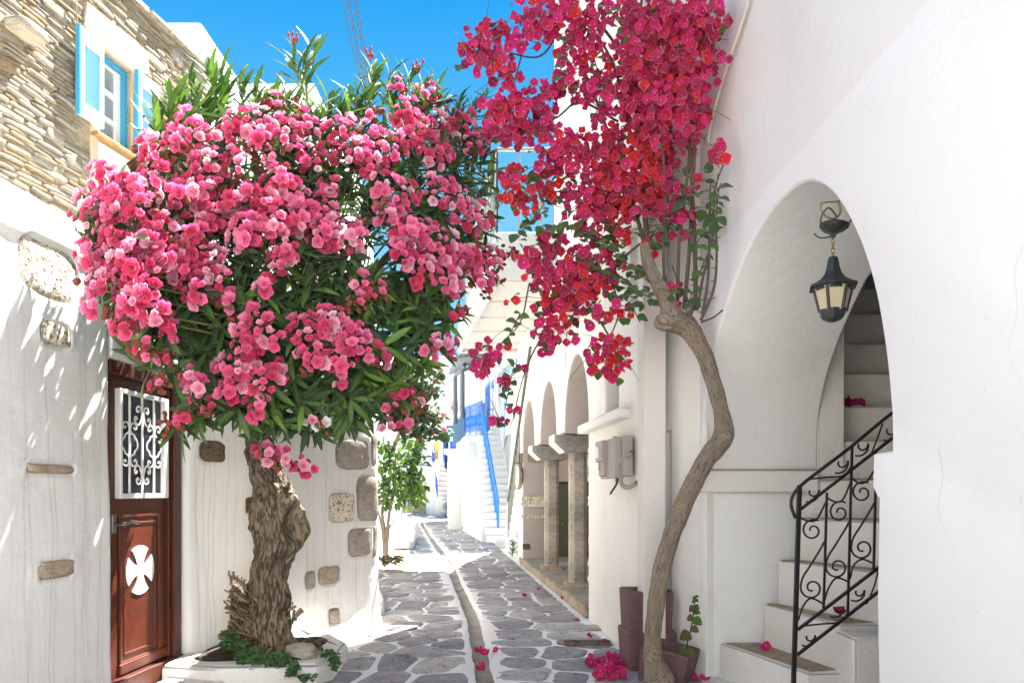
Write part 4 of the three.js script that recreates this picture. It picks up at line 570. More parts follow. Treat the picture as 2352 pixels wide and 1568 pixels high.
{ // balcony terrace over the lane, seen from below
  const b = thing('balcony', 'white boarded balcony terrace jutting over the lane above the arches', 'balcony', V(.2, 4.1, -11.8)), zn = 9.65, zf = 14.1, xl = (z) => lerp(-.23, -1.02, (z - zn) / (zf - zn)), xr = (z) => fx(z) + .3;
  const quad = (za, zb, y0, y1, inset = 0) => { const P = [[xl(za) + inset, za], [xr(za), za], [xr(zb), zb], [xl(zb) + inset, zb]], sh = new THREE.Shape(P.map((p) => new THREE.Vector2(...p))), g = new THREE.ExtrudeGeometry(sh, { depth: y1 - y0 - .012, bevelEnabled: true, bevelThickness: .006, bevelSize: .006, bevelOffset: -.006, bevelSegments: 1 }); g.rotateX(-Math.PI / 2); g.translate(0, y0 + .006, 0); return metric(g); };
  const n = 9; for (let k = 0; k < n; k++) { const a = lerp(zn, zf, k / n), c = lerp(zn, zf, (k + 1) / n) - .02; part(b, 'plank', quad(a, c, 4.16 + (k % 2) * .012, 4.24, .05), M.canvasWhite); }
  part(b, 'floor_slab', quad(zn + .01, zf - .01, 4.245, 4.62, .02), M.white);
  part(b, 'edge_board', [(() => { const p = new Plane(xl(zn) - .01, zn, xl(zf) - .01, zf); return p.box(0, 4.08, p.len, 4.64, -.03, .03, .006); })(), boxAt((xl(zf) + xr(zf)) / 2, 4.32, -zf - .03, xr(zf) - xl(zf), .48, .05, .006), boxAt((xl(zn) + xr(zn)) / 2, 4.50, -zn + .03, xr(zn) - xl(zn), .62, .05, .006)], M.canvasWhite);
  const rl = thing('terrace_railing', 'pale grey turned metal railing on the balcony terrace against the sky', 'railing', V(0, 4.8, -10)), top = 5.97, bot = 4.84, ms = M.greyRail;
  const corner = [xl(zn) + .03, zn + .05], end = [fx(zn) + .1, zn + .05], back = [xl(13.3) + .04, 13.3];
  for (const [p, q, nb] of [[corner, end, 3], [corner, back, 14]]) {
    const v = (t, y) => V(lerp(p[0], q[0], t), y, -lerp(p[1], q[1], t));
    part(rl, 'top_rail', tube([v(0, top), v(1, top)], .028, 8, 2), ms); part(rl, 'bottom_rail', tube([v(0, bot), v(1, bot)], .014, 6, 2), ms);
    for (let k = 0; k <= nb; k++) { const c = v(k / nb, bot), l = new THREE.LatheGeometry([[.013, 0], [.013, .32], [.034, .36], [.025, .41], [.038, .47], [.025, .53], [.036, .58], [.015, .62], [.013, top - bot]].map((a) => new THREE.Vector2(...a)), 8); l.translate(c.x, c.y, c.z); part(rl, k ? 'baluster' : 'post', metric(l), k ? ms : M.olive); }
  }
}
{ // electricity meter box
  const Z = 6.05, s0 = bs(6.42), s1 = bs(5.98), e = thing('meter_box', 'beige electricity meter box on the wall below the long white sill', 'meter box', BP.p((s0 + s1) / 2, 1.1, .1)), Y = (y) => EYE + (CY - y) / F * Z;
  const a = BP.st(1413, 1050)[0], c = BP.st(1462, 1050)[0], t = Y(1005), b = Y(1095), m = Y(1058);
  part(e, 'case', [BP.box(a + .05, b, c - .02, t, .02, .105, .01), BP.box(a + .055, b - .012, c - .10, t - .006, .09, .15, .01)], M.meter);
  part(e, 'cover', [BP.box(a + .03, m, a + .3, t - .01, .13, .19, .012), BP.box(a + .09, b + .01, a + .3, m + .02, .12, .175, .012)], M.meter);
  part(e, 'window', [BP.box(a + .03, m + .03, a + .17, t - .06, .185, .207, .006)], M.whitePaint);
  part(e, 'latch', [BP.box(a + .12, b + .06, a + .15, b + .13, .17, .186, .003)], M.steel);
  part(e, 'conduit_elbow', [tube([BP.p(c - .14, b + .07, .12), BP.p(c - .06, b + .14, .10), BP.p(c + .01, b + .19, .04)], .022, 8, 10), tube([BP.p(c - .10, b + .02, .10), BP.p(c - .10, b - .06, .10), BP.p(c - .03, b - .09, .06), BP.p(c + .03, b - .05, .01)], .018, 8, 12), tube([BP.p(c - .2, b + .02, .11), BP.p(c - .2, b - .04, .11)], .018, 8, 3)], M.meter);
  part(e, 'cable', [tube([BP.p(c - .17, b + .0, .11), BP.p(c - .18, b - .05, .115), BP.p(c - .34, b - .14, .13)], .010, 6, 10)], M.dark);
  part(e, 'lug', [BP.box(a + .16, t - .01, a + .22, t + .03, .04, .07, .004)], M.steel);
}

// ---------------------------------------------------------------- far right: house reached by the blue railed stair
function stairRun(t, x0, z0, x1, z1, w, n, rise, mat, name = 'step') { // climbs away from (x0, z0) to (x1, z1); w to the right
  for (let k = 0; k < n; k++) { const a = k / n, b = 1, xa = lerp(x0, x1, a), za = lerp(z0, z1, a), dz = (z1 - z0) / n; part(t, name, boxAt(xa + w / 2 + .012 * n3(k, 1, 2), (k + .5) * rise, -(za + dz * .75), w + .02 * (k % 3), rise, dz * 1.5, .025), mat); }
}
function ironwork(t, a, b, h, n, mat, r = .018) { // sloping panel between foot points a and b
  const v = (k, y) => V(lerp(a.x, b.x, k), lerp(a.y, b.y, k) + y, lerp(a.z, b.z, k));
  part(t, 'top_rail', tube([v(0, h), v(1, h)], r * 1.5, 6, 2), mat); part(t, 'bottom_rail', tube([v(0, h * .16), v(1, h * .16)], r, 6, 2), mat); part(t, 'middle_rail', tube([v(0, h * .82), v(1, h * .82)], r * .8, 6, 2), mat);
  for (let k = 0; k <= n; k++) part(t, 'baluster', tube([v(k / n, k % 5 ? h * .16 : 0), v(k / n, h)], r * (k % 5 ? .75 : 1.1), 5, 1), mat);
  const o = []; for (let k = 0; k < n; k += 2) { o.push(tube(Array.from({ length: 9 }, (_, i) => { const an = i / 8 * 6.283; return v((k + 1 + .8 * Math.cos(an)) / n, h * (.48 + .2 * Math.sin(an))); }), r * .6, 4, 12)); } part(t, 'scrollwork', o, mat);
}
{
  const L0 = V(-.40, 0, -19.2), h = thing('blue_door_house', 'white house with bright blue doors at the top of the blue railed stair', 'house', V(-.5, 0, -25)), P = new Plane(-1.75, 33, .1, 19.6), W = M.whiteFar, Hl = 3.16;
  const D = (x0, x1, yt, yb) => { const [a, t] = P.st(x0, yt), [b, t2] = P.st(x1, yt), lo = P.st((x0 + x1) / 2, yb)[1]; return [Math.min(a, b), lo, Math.max(a, b), (t + t2) / 2]; };
  const od = [D(1160, 1176, 850, 996), D(1186, 1202, 815, 929), D(1116, 1126, 880, 990), D(1129, 1139, 872, 942)];
  part(h, 'wall', P.panel(rect(0, 0, P.len, 8.1), od.map(([a, b, c, e]) => rect(a, b, c, e)), .5, .02), W);
  const [d0, s0, d1, s1] = od;
  const door = (q, m, n) => { const p = part(h, 'door', P.box(q[0], q[1], q[2], q[3], -.14, -.05, .004), m, { label: n }); part(p, 'frame', [P.box(q[0] - .0, q[1], q[0] + .12, q[3], -.22, .04, .004), P.box(q[0] + .12, q[3] - .12, q[2], q[3], -.22, .035, .004)], M.blueLt); return p; };
  door(d0, M.blue, 'bright blue door behind the hanging bougainvillea sprig'); door(d1, M.blueDoor, 'dark blue door left of the bright one');
  for (const q of [s0, s1]) { const w = part(h, 'shutter', P.box(q[0], q[1], q[2], q[3], -.2, -.12, .004), M.blueLt); part(w, 'shutter_trim', [P.box(q[2] - .16, q[3] - .5, q[2] - .02, q[3] - .36, -.12, -.05, .004), P.box(q[2] - .16, q[1] + .2, q[2] - .02, q[1] + .34, -.12, -.05, .004), P.box(q[0], q[3] - .2, q[2], q[3], -.11, .02, .004)], M.blue); }
  part(h, 'wall_pipe', [1107, 1100, 1141, 1147].map((x) => { const [s] = P.st(x, 900); return tube([P.p(s, 3.2, .06), P.p(s, 8, .06)], .03, 6, 2); }), W);
  part(h, 'chimney', [boxAt(-1.75, 8.7, -31, .5, 1.2, .5, .03)], W);
  part(h, 'meter_cabinet', (() => { const [s, y] = P.st(1108, 945), [s2, y2] = P.st(1116, 925); return P.box(s, y - .3, s2, y2, 0, .2, .01); })(), M.meter);
  const st = thing('staircase', 'white stair with blue iron railing climbing to the bright blue door', 'staircase', V(-.4, 0, -21));
  stairRun(st, -.70, 19.0, -1.15, 23.2, 1.3, 16, Hl / 16, M.whiteFar);
  part(st, 'landing', boxAt(-.62, Hl / 2, -25.6, 1.5, Hl, 4.6, .04), M.whiteFar);
  const cheek = (() => { const sh = new THREE.Shape([[0, 0], [6.0, 0], [6.0, Hl + .05], [4.3, Hl + .05], [.1, .35]].map((p) => new THREE.Vector2(...p))), g = new THREE.ExtrudeGeometry(sh, { depth: .3, bevelEnabled: true, bevelThickness: .03, bevelSize: .03, bevelSegments: 2 }); metric(g); g.applyMatrix4(I4().makeBasis(V(-.16, 0, -1).normalize(), V(0, 1, 0), V(1, 0, -.16).normalize()).setPosition(-.80, 0, -19.4)); return g; })(); part(st, 'cheek_wall', cheek, M.whiteFar);
  const rl = thing('stair_railing', 'bright blue iron railing down the middle white stair', 'railing', V(-.5, .2, -19)); ironwork(rl, at(1145, 1240, 19.3), at(1107, 1002, 23.4), 1.0, 22, M.blue, .02);
  const r2 = thing('landing_railing', 'bright blue scrolled iron railing along the upper landing', 'railing', V(-1, 3.2, -25)); ironwork(r2, at(1107, 1000, 23.6), at(1066, 1004, 27.8), 1.12, 16, M.blue, .02);
  const r3 = thing('landing_railing', 'dark thin iron railing in front of the bright blue door', 'railing', V(0, 3.2, -22.5)); ironwork(r3, V(-.85, Hl, -24.4), V(-.05, Hl, -24.4), 1.0, 4, M.weathered, .012);
  // olive handrail of the near terrace stair
  const ol = thing('stair_railing', 'olive iron handrail beside the far arch of the arcade house', 'railing', at(1170, 1190, 17)), a = at(1167, 1150, 14.9), b = at(1218, 797, 11.9), vv = (t, d = 0) => a.clone().lerp(b, t).add(V(0, -d, 0));
  part(ol, 'top_rail', tube([vv(0), vv(.3), vv(.7), vv(1)], .026, 6, 6), M.olive);
  for (let k = 0; k <= 9; k++) part(ol, 'baluster', tube([vv(k / 16), vv(k / 16, .75)], .011, 5, 1), M.olive);
  const ts = thing('staircase', 'white end stair wall beyond the arcade house', 'staircase', V(.2, 0, -15)); part(ts, 'wall', (() => { const sh = new THREE.Shape([[0, 0], [3.4, 0], [3.4, .25], [.1, 4.6], [0, 4.6]].map((p) => new THREE.Vector2(...p))), g = new THREE.ExtrudeGeometry(sh, { depth: .35, bevelEnabled: true, bevelThickness: .02, bevelSize: .02, bevelSegments: 2 }); metric(g); g.applyMatrix4(I4().makeBasis(V(-.10, 0, -1).normalize(), V(0, 1, 0), V(1, 0, -.10).normalize()).setPosition(.18, 0, -14.0)); return g; })(), M.whiteFar);
  for (let k = 0; k < 6; k++) part(ts, 'step', boxAt(-.03 - k * .01, .1 + k * .0, -17.6 - k * .0, .7, .2, .5, .02), M.whiteFar), k = 9;
}
{ // plaque on the pier
  const p = BP.st(1190, 1085), g = new THREE.CylinderGeometry(.26, .26, .05, 28); g.scale(1, 1, 1.5); g.rotateX(Math.PI / 2); g.rotateZ(0); const c = toCreasedNormals(g, .5); c.rotateZ(Math.PI / 2); metric(c); c.applyMatrix4(BP.m.clone().multiply(I4().makeTranslation(.5, 1.66, .04))); const pl = thing('sign_board', 'oval wooden sign board seen edge on beside the far arch', 'sign', BP.p(.5, 1.66, .03)); part(pl, 'board', c, M.tread);
  const f = new THREE.CylinderGeometry(.22, .22, .012, 28); f.scale(1, 1, 1.5); f.rotateX(Math.PI / 2); f.rotateZ(Math.PI / 2); metric(f); f.applyMatrix4(BP.m.clone().multiply(I4().makeTranslation(.5, 1.66, .07))); part(pl, 'face', f, M.whitePaint);
}
{ // weathered wooden porch house and the second blue stair
  const h = thing('porch_house', 'white house with a slate roofed weathered timber porch down the lane', 'house', V(-2.4, 0, -29)), W = M.whiteFar, p = (x, y, Z) => at(x, y, Z);
  part(h, 'wall', [boxAt(-1.1, 3.4, -34.2, 2.2, 6.8, 2.4, .03), boxAt(-1.72, 1.45, -29.4, 1.15, 2.9, 7.6, .03)], W);
  part(h, 'post', [tube([p(1062, 960, 26.5), p(1062, 845, 26.5)], .085, 4, 2)], M.weathered); part(h, 'post', [tube([p(1046, 972, 29.5), p(1046, 862, 29.5)], .09, 4, 2)], M.weathered);
  part(h, 'beam', [tube([p(1068, 838, 25.6), p(1046, 864, 30)], .10, 4, 2), tube([p(1060, 848, 26.6), p(1120, 838, 26.6)], .09, 4, 2)], M.weathered);
  const A = p(1030, 862, 30.6), B = p(1044, 832, 29.4), C = p(1112, 815, 26.2), Dd = p(1098, 846, 26.0), pg = (a, b, c, d, t) => { const g = new THREE.BufferGeometry(), n = V(0, t, 0), P = [a, b, c, d, ...[a, b, c, d].map((q) => q.clone().add(n))]; g.setAttribute('position', new THREE.Float32BufferAttribute(P.flatMap((q) => [q.x, q.y, q.z]), 3)); g.setIndex([0, 1, 2, 0, 2, 3, 4, 6, 5, 4, 7, 6, 0, 4, 5, 0, 5, 1, 1, 5, 6, 1, 6, 2, 2, 6, 7, 2, 7, 3, 3, 7, 4, 3, 4, 0]); const q = g.toNonIndexed(); q.computeVertexNormals(); return metric(q); };
  part(h, 'porch_roof', pg(A, B, C, Dd, .1), M.weathered); const r = rng(3); for (let k = 0; k < 26; k++) { const t = k / 25, c = B.clone().lerp(C, t), e = box(.34, .05, .4, .01, I4().makeRotationZ(rr(-.2, .3, r)).setPosition(c.x + .05, c.y + .13 + rr(0, .05, r), c.z)); part(h, 'roof_slate', e, M.tileGrey); }
  const bal = part(h, 'balcony_floor', boxAt(-2.05, 2.86, -28.6, .95, .2, 4.2, .03), M.rough);
  const rg = thing('balcony_railing', 'grey blue slatted railing on the timber porch balcony', 'railing', V(-2.3, 3, -28.5)); for (let k = 0; k < 16; k++) { const t = k / 15, f = at(1066, 1008, 27.4).lerp(at(1041, 1024, 31.5), t); part(rg, 'slat', boxAt(f.x, f.y + .5, f.z, .03, .95, .16, .005), M.blueGrey); } part(rg, 'top_rail', tube([at(1066, 951, 27.4), at(1041, 972, 31.5)], .045, 6, 2), M.blueGrey);
  const gt = thing('stair_gate', 'grey blue slatted gate beside the bright white stair wall', 'gate', at(1072, 1145, 26)); for (let k = 0; k < 9; k++) { const t = k / 8, f = at(1063, 1100, 27.2).lerp(at(1084, 1150, 24.6), t); part(gt, 'slat', boxAt(f.x, f.y + .95, f.z, .05, 1.9, .05, .004), M.blueGrey); } part(gt, 'rail', tube([at(1063, 1020, 27.2), at(1083, 1022, 24.6)], .04, 5, 2), M.blueGrey); part(gt, 'rail', tube([at(1063, 1080, 27.2), at(1083, 1105, 24.6)], .04, 5, 2), M.blueGrey);
  single('drainpipe', 'white drainpipe at the corner of the bright stair wall', 'drainpipe', [tube([at(1079, 1020, 25.4), at(1078, 1190, 25.4), at(1076, 1200, 25.0)], .05, 6, 8)], M.whiteFar);
}
{
  const Z = 40, q = (x, y, z = Z) => at(x, y, z), st = thing('staircase', 'far white stair with dark blue railings under the drying laundry', 'staircase', q(1015, 1180)), W = M.whiteFar;
  const wall = (x0, x1, yt, yb, z, d) => { const a = q(x0, yt, z), b = q(x1, yb, z); return boxAt((a.x + b.x) / 2, (a.y + b.y) / 2 - .1, -z - d / 2, b.x - a.x, a.y - b.y + .2, d, .05); };
  part(st, 'cheek_wall', wall(984, 1002, 1062, 1182, 40.5, 6), W); part(st, 'cheek_wall', wall(1027, 1058, 1060, 1185, 37.5, 6), W); part(st, 'base_block', wall(1001, 1022, 1146, 1181, 40, 1), W);
  for (let k = 0; k < 8; k++) { const a = q(1001, 1140 - k * 11.5, 40.5 + k * .35), b = q(1028, 1140 - k * 11.5, 40.5 + k * .35); part(st, 'step', boxAt((a.x + b.x) / 2, a.y - .5 + .0, a.z - 1, b.x - a.x + .1, 1.02, 2, .02), k % 2 ? M.whiteFar : M.rough); part(st, 'tread', boxAt((a.x + b.x) / 2, a.y + .03, a.z - .1, b.x - a.x, .05, .26, .01), M.ochreStone); }
  for (let k = 0; k < 8; k++) { const z = 36.2 + k * .4; part(st, 'step', boxAt(q(1056, 0, z).x + .15, .16 + k * .16, -z - .4, .8, .32 + k * .32, .5, .02), W); }
  const r1 = thing('stair_railing', 'left dark blue railing of the far stair', 'railing', q(1003, 1144)); ironwork(r1, q(1004, 1144, 39.6), q(992, 1052, 43), .95, 12, M.blueDk, .03);
  const r2 = thing('stair_railing', 'right dark blue railing of the far stair', 'railing', q(1054, 1158, 36)); ironwork(r2, q(1054, 1160, 36), q(1036, 1050, 40), .95, 12, M.blueDk, .03);
  // laundry
  const ln = at(1000, 1016, 42), l2 = at(1046, 1012, 38.5); single('washing_line', 'thin washing line above the far stair', 'washing line', [tube([ln, ln.clone().lerp(l2, .5).add(V(0, -.05, 0)), l2], .012, 4, 6)], M.dark);
  const cloth = (t, w, len, m, label, name) => { const c = ln.clone().lerp(l2, t), P = [], I = [], U = [], nu = 8, nv = 8; for (let s = 0; s < 2; s++) for (let j = 0; j <= nv; j++) for (let i = 0; i <= nu; i++) { const u = i / nu - .5, v = j / nv; P.push(c.x + u * w * (1 - .25 * v) , c.y - v * len, c.z + .07 * Math.sin(u * 14 + t * 30) * (.3 + v) + (s ? -.03 : .03) + u * .3); U.push(u, v); }
    const id = (s, i, j) => s * (nu + 1) * (nv + 1) + j * (nu + 1) + i; for (let j = 0; j < nv; j++) for (let i = 0; i < nu; i++) { I.push(id(0, i, j), id(0, i, j + 1), id(0, i + 1, j), id(0, i + 1, j), id(0, i, j + 1), id(0, i + 1, j + 1), id(1, i, j), id(1, i + 1, j), id(1, i, j + 1), id(1, i + 1, j), id(1, i + 1, j + 1), id(1, i, j + 1)); } const g = new THREE.BufferGeometry(); g.setAttribute('position', new THREE.Float32BufferAttribute(P, 3)); g.setAttribute('uv', new THREE.Float32BufferAttribute(U, 2)); g.setIndex(I); g.computeVertexNormals(); single(name, label, 'laundry', g, m, 'laundry on the line above the far stair'); };
  cloth(.03, .26, .75, paint('#2b3f9e', .9), 'leftmost blue cloth hanging on the far washing line', 'hanging_cloth'); cloth(.08, .3, 1.0, paint('#e0b03a', .9), 'yellow cloth hanging on the far washing line', 'hanging_cloth');
  cloth(.50, .3, 1.1, paint('#6d7a68', .9), 'grey green garment hanging on the far washing line', 'hanging_garment'); cloth(.60, .42, 1.5, paint('#1d3f96', .9), 'blue trousers hanging on the far washing line', 'hanging_garment'); cloth(.70, .38, 1.75, paint('#141722', .9), 'black trousers hanging lowest on the far washing line', 'hanging_garment'); cloth(.80, .34, 1.25, paint('#a7a79c', .9), 'pale grey striped shirt on the far washing line', 'hanging_garment'); cloth(.90, .36, 1.1, paint('#2451a8', .9), 'rightmost blue shirt on the far washing line', 'hanging_garment');
  const ac = (x, y, z, s, label) => { const c = at(x, y, z), t = thing('air_conditioner', label, 'air conditioner', c); part(t, 'case', boxAt(c.x, c.y, c.z, .8 * s, .62 * s, .3 * s, .03), M.ochreWood.clone().copy(paint('#d8d0bb', .5))); part(t, 'fan_grille', (() => { const g = new THREE.CylinderGeometry(.24 * s, .24 * s, .05, 20); g.rotateX(Math.PI / 2); g.translate(c.x + .1 * s, c.y, c.z + .16 * s); return metric(g); })(), M.meter); part(t, 'fan_hub', (() => { const g = new THREE.CylinderGeometry(.1 * s, .1 * s, .06, 14); g.rotateX(Math.PI / 2); g.translate(c.x + .1 * s, c.y, c.z + .17 * s); return metric(g); })(), M.weathered); };
  ac(1037, 938, 50, 1.9, 'cream air conditioner high on the end house wall'); ac(1024, 1163, 39, 1.1, 'grey air conditioner at the foot of the far stair');
  // end of the lane
  const e = thing('end_house', 'plain white house closing the end of the lane', 'house', V(-7, 0, -56)); part(e, 'wall', [boxAt(-9, 5.6, -56, 14, 11.2, 8, .05)], W); part(e, 'cornice', boxAt(-7.0, 7.05, -51.9, 9, .18, .25, .02), M.ochreStone); part(e, 'window', boxAt(at(1033, 990, 51.8).x, at(0, 990, 51.8).y, -51.95, .5, .8, .1, .01), M.teal);
  part(e, 'door', boxAt(at(958, 1130, 51.8).x, 1.0, -51.95, 1.2, 2.0, .1, .01), M.ochreWood);
  const r4 = thing('side_house', 'white house with a cream side wall left of the far stair', 'house', V(-5.4, 0, -48)); part(r4, 'wall', [boxAt(-4.75, 2.2, -45.5, .7, 4.4, 5.5, .04)], W); part(r4, 'step', boxAt(-6.2, .2, -46.5, 1.6, .4, 1, .03), M.ochreStone);
}
{ // left of the lane beyond the corner
  const h = thing('shuttered_house', 'white house with a pale green shutter behind the bushes', 'house', V(-4, 0, -20)), P = new Plane(-2.75, 13.6, -4.7, 30), W = M.whiteFar, s = (x, y) => P.st(x, y);
  part(h, 'wall', P.panel(rect(-.3, 0, P.len, 5.2), [], .5, .03), W); part(h, 'back_wall', [boxAt(-5.4, 2.4, -18, 4, 4.8, 8, .04)], W);
  const a = s(878, 1000), b = s(893, 1110); const sh = part(h, 'shutter', P.box(a[0], b[1], b[0] + 1.0, a[1], 0, .06, .005), M.greenLt, { label: 'pale green shutter behind the bushes' });
  const c = s(917, 1100)[0], d = s(924, 1100)[0]; part(h, 'door_post', P.box(P.len - .9, .1, P.len - .1, 2.6, .0, .12, .01), M.ochreWood);
  single('stone_bench', 'low bright white bench block against the left wall of the lane', 'bench', [(() => { const g = stoneGeo(8, 8, .06, 8); g.scale(.26, .16, 1.6); metric(g); g.applyMatrix4(I4().makeRotationY(.11).setPosition(-2.72, .15, -18.2)); return g; })(), boxAt(-2.95, .2, -20.5, .4, .42, 1.4, .05)], W);
  single('corner_kerb', 'pale stone kerb block at the foot of the left corner', 'kerb', [(() => { const g = stoneGeo(5, 6, .06, 8); g.scale(.14, .11, .9); metric(g); g.applyMatrix4(I4().makeRotationY(.25).setPosition(-1.72, .09, -8.6)); return g; })()], M.rough);
}
// wires
for (const [a, b, label, w] of [[[779, -30, 12], [838, 225, 15], 'leftmost overhead wire against the blue sky', .009], [[792, -30, 12], [843, 225, 15], 'second overhead wire from the left', .009], [[797, -30, 12], [847, 225, 15], 'middle overhead wire of the five', .009], [[809, -30, 12], [853, 225, 15], 'fourth overhead wire from the left', .009], [[815, -30, 12], [857, 225, 15], 'rightmost overhead wire of the five', .009], [[1000, 785, 40], [1037, 852, 46], 'thin cable dropping to the end house roof', .03], [[960, 920, 46], [1046, 868, 30], 'thin cable to the timber porch', .02]]) { const A = at(...a), B = at(...b); single('overhead_wire', label, 'wire', [tube([A, A.clone().lerp(B, .5).add(V(0, -.06, 0)), B], w, 5, 8)], M.dark); }

// ---------------------------------------------------------------- leaves and blossoms
function grid(fn, nu, nv, cfn) { const P = [], U = [], I = [], C = []; for (let j = 0; j <= nv; j++) for (let i = 0; i <= nu; i++) { const u = i / nu * 2 - 1, v = j / nv, p = fn(u, v); P.push(...p); U.push(u, v); if (cfn) C.push(...cfn(u, v)); } for (let j = 0; j < nv; j++) for (let i = 0; i < nu; i++) { const a = j * (nu + 1) + i, b = a + nu + 1; I.push(a, a + 1, b + 1, a, b + 1, b); } const g = new THREE.BufferGeometry(); g.setAttribute('position', new THREE.Float32BufferAttribute(P, 3)); g.setAttribute('uv', new THREE.Float32BufferAttribute(U, 2)); if (cfn) g.setAttribute('color', new THREE.Float32BufferAttribute(C, 3)); g.setIndex(I); g.computeVertexNormals(); return g; }
// lance shaped leaf along +y, length 1, face towards +z
const lance = (bend, w = .105) => grid((u, v) => { const q = w * Math.pow(Math.sin(Math.PI * clamp(.03 + .97 * v, 0, 1)), .75) * (1 - .25 * v) * 1.12; return [u * q, v - bend * bend * .3 * v * v, -bend * v * v + .05 * Math.abs(u) * q / w * .6]; }, 2, 6, (u, v) => u === 0 ? [1.7, 1.55, 1.3] : [1, 1, 1]);
const heartLeaf = (k) => grid((u, v) => { const q = .46 * Math.pow(Math.sin(Math.PI * Math.pow(clamp(.02 + .98 * v, 0, 1), .66)), .72); return [u * q, v, .12 * Math.abs(u) * q * 2 - k * v * v + .03 * Math.sin(v * 9 + u * 3)]; }, 4, 6);
const joinC = (gs) => { const n = gs.map((g) => g.toNonIndexed()); return mergeGeometries(n); };
const petal = (len, wid, tilt, cup, az, c0, c1, yo = 0) => { const g = grid((u, v) => { const q = wid * Math.pow(Math.sin(Math.PI * clamp(.08 + .86 * v, 0, 1)), .6); return [u * q, v * len, cup * (u * u * .5 + v * v * .6) * len + .05 * len * Math.sin(u * 5 + v * 3)]; }, 2, 3, (u, v) => [0, 1, 2].map((k) => lerp(c0[k], c1[k], clamp(v * .8 + .3 * Math.abs(u), 0, 1)))); g.rotateX(tilt); g.translate(0, 0, yo); g.rotateZ(az); return g; };
function doubleFlower(seed) { const r = rng(seed), gs = [], A = [.80, .42, .5], B = [1.12, 2.3, 1.75]; // multipliers of the base colour
  const ring = (n, len, w, tilt, yo, o) => { for (let k = 0; k < n; k++) gs.push(petal(len * rr(.88, 1.1, r), w, tilt + rr(-.15, .15, r), .42, o + k / n * 6.283 + rr(-.15, .15, r), A, B, yo)); };
  ring(5, .52, .30, .12, 0, 0); ring(5, .44, .26, .45, .03, .6); ring(4, .32, .2, .85, .06, .2); ring(3, .22, .14, 1.2, .08, .9); return joinC(gs); }
function bract(seed) { const r = rng(seed), gs = []; for (let k = 0; k < 3; k++) { const c = [1, 1, 1], d = [1.12, 1.15, 1.1], g = grid((u, v) => { const q = .36 * Math.pow(Math.sin(Math.PI * Math.pow(clamp(.03 + .97 * v, 0, 1), .75)), .7); return [u * q, v * .62, .22 * u * u * q + .18 * Math.pow(v, 2) * (k % 2 ? 1.3 : .8) - .06 + .02 * Math.sin(v * 8 + k)]; }, 2, 4, (u, v) => u === 0 ? [.8, .8, .85] : lerp(0, 1, v) > .5 ? d : c); g.rotateX(.55 + rr(-.2, .3, r)); g.rotateZ(k / 3 * 6.283 + rr(-.2, .2, r)); gs.push(g); }
  const s = new THREE.SphereGeometry(.055, 5, 3); s.translate(.05, .03, .26); const col3 = new Float32Array(s.attributes.position.count * 3); for (let i = 0; i < col3.length; i += 3) { col3[i] = 1.5; col3[i + 1] = 45; col3[i + 2] = 5; } s.setAttribute('color', new THREE.BufferAttribute(col3, 3)); gs.push(s); return joinC(gs); }
const leafMat = (c, t = .42, cc = .3) => Phy({ color: col(...c), roughness: .9, transmission: t, thickness: 0, clearcoat: cc, clearcoatRoughness: .35, vertexColors: true, side: THREE.DoubleSide });
const leafMat2 = (c, t = .45, cc = .12) => Phy({ color: col(...c), roughness: .9, transmission: t, thickness: 0, clearcoat: cc, clearcoatRoughness: .4, side: THREE.DoubleSide });
const petalMat = (c, t = .45) => Phy({ color: col(...c), roughness: .95, transmission: t, thickness: 0, vertexColors: true, side: THREE.DoubleSide });
// the largest 300 become parts of their own, the rest one instanced mass
function scatter(parent, name, massName, geos, tones, mk, items, most = 300) {
  const mats = tones.map(mk), white = mk([1, 1, 1]), vis = items.map((i) => ({ ...i, key: i.front ?? i.p.distanceTo(camera.position) })).sort((a, b) => a.key - b.key), b = BASE.get(parent), q = new THREE.Matrix4();
  const M4 = (i) => q.compose(i.p, i.q, V(i.s, i.s * (i.l ?? 1), i.s));
  vis.slice(0, most).forEach((i) => piece(parent, name, geos[i.k % geos.length], mats[i.t], M4(i)));
  const rest = vis.slice(most); if (!rest.length) return;
  const im = new THREE.InstancedMesh(geos[0], white, rest.length); im.name = massName; im.userData.kind = 'stuff'; im.castShadow = im.receiveShadow = true;
  rest.forEach((i, k) => { const m = M4(i); m.elements[12] -= b.x; m.elements[13] -= b.y; m.elements[14] -= b.z; im.setMatrixAt(k, m); const c = tones[i.t], f = i.f ?? 1; im.setColorAt(k, col(c[0] * f, c[1] * f, c[2] * f)); }); parent.add(im);
}
const face = (dir, roll, up = V(0, 1, 0)) => { const z = dir.clone().normalize(), x = up.clone().cross(z); if (x.lengthSq() < 1e-6) x.set(1, 0, 0); x.normalize(); const y = z.clone().cross(x); return new THREE.Quaternion().setFromRotationMatrix(I4().makeBasis(x, y, z)).multiply(new THREE.Quaternion().setFromAxisAngle(V(0, 0, 1), roll)); };
const along = (dir, nrm) => { const y = dir.clone().normalize(), z = nrm.clone().addScaledVector(y, -nrm.dot(y)); if (z.lengthSq() < 1e-5) z.set(.3, .1, 1).addScaledVector(y, -V(.3, .1, 1).dot(y)); z.normalize(); return new THREE.Quaternion().setFromRotationMatrix(I4().makeBasis(y.clone().cross(z), y, z)); };
const rdir = (r) => { const z = r() * 2 - 1, a = r() * 6.283, s = Math.sqrt(1 - z * z); return V(s * Math.cos(a), z, s * Math.sin(a)); };

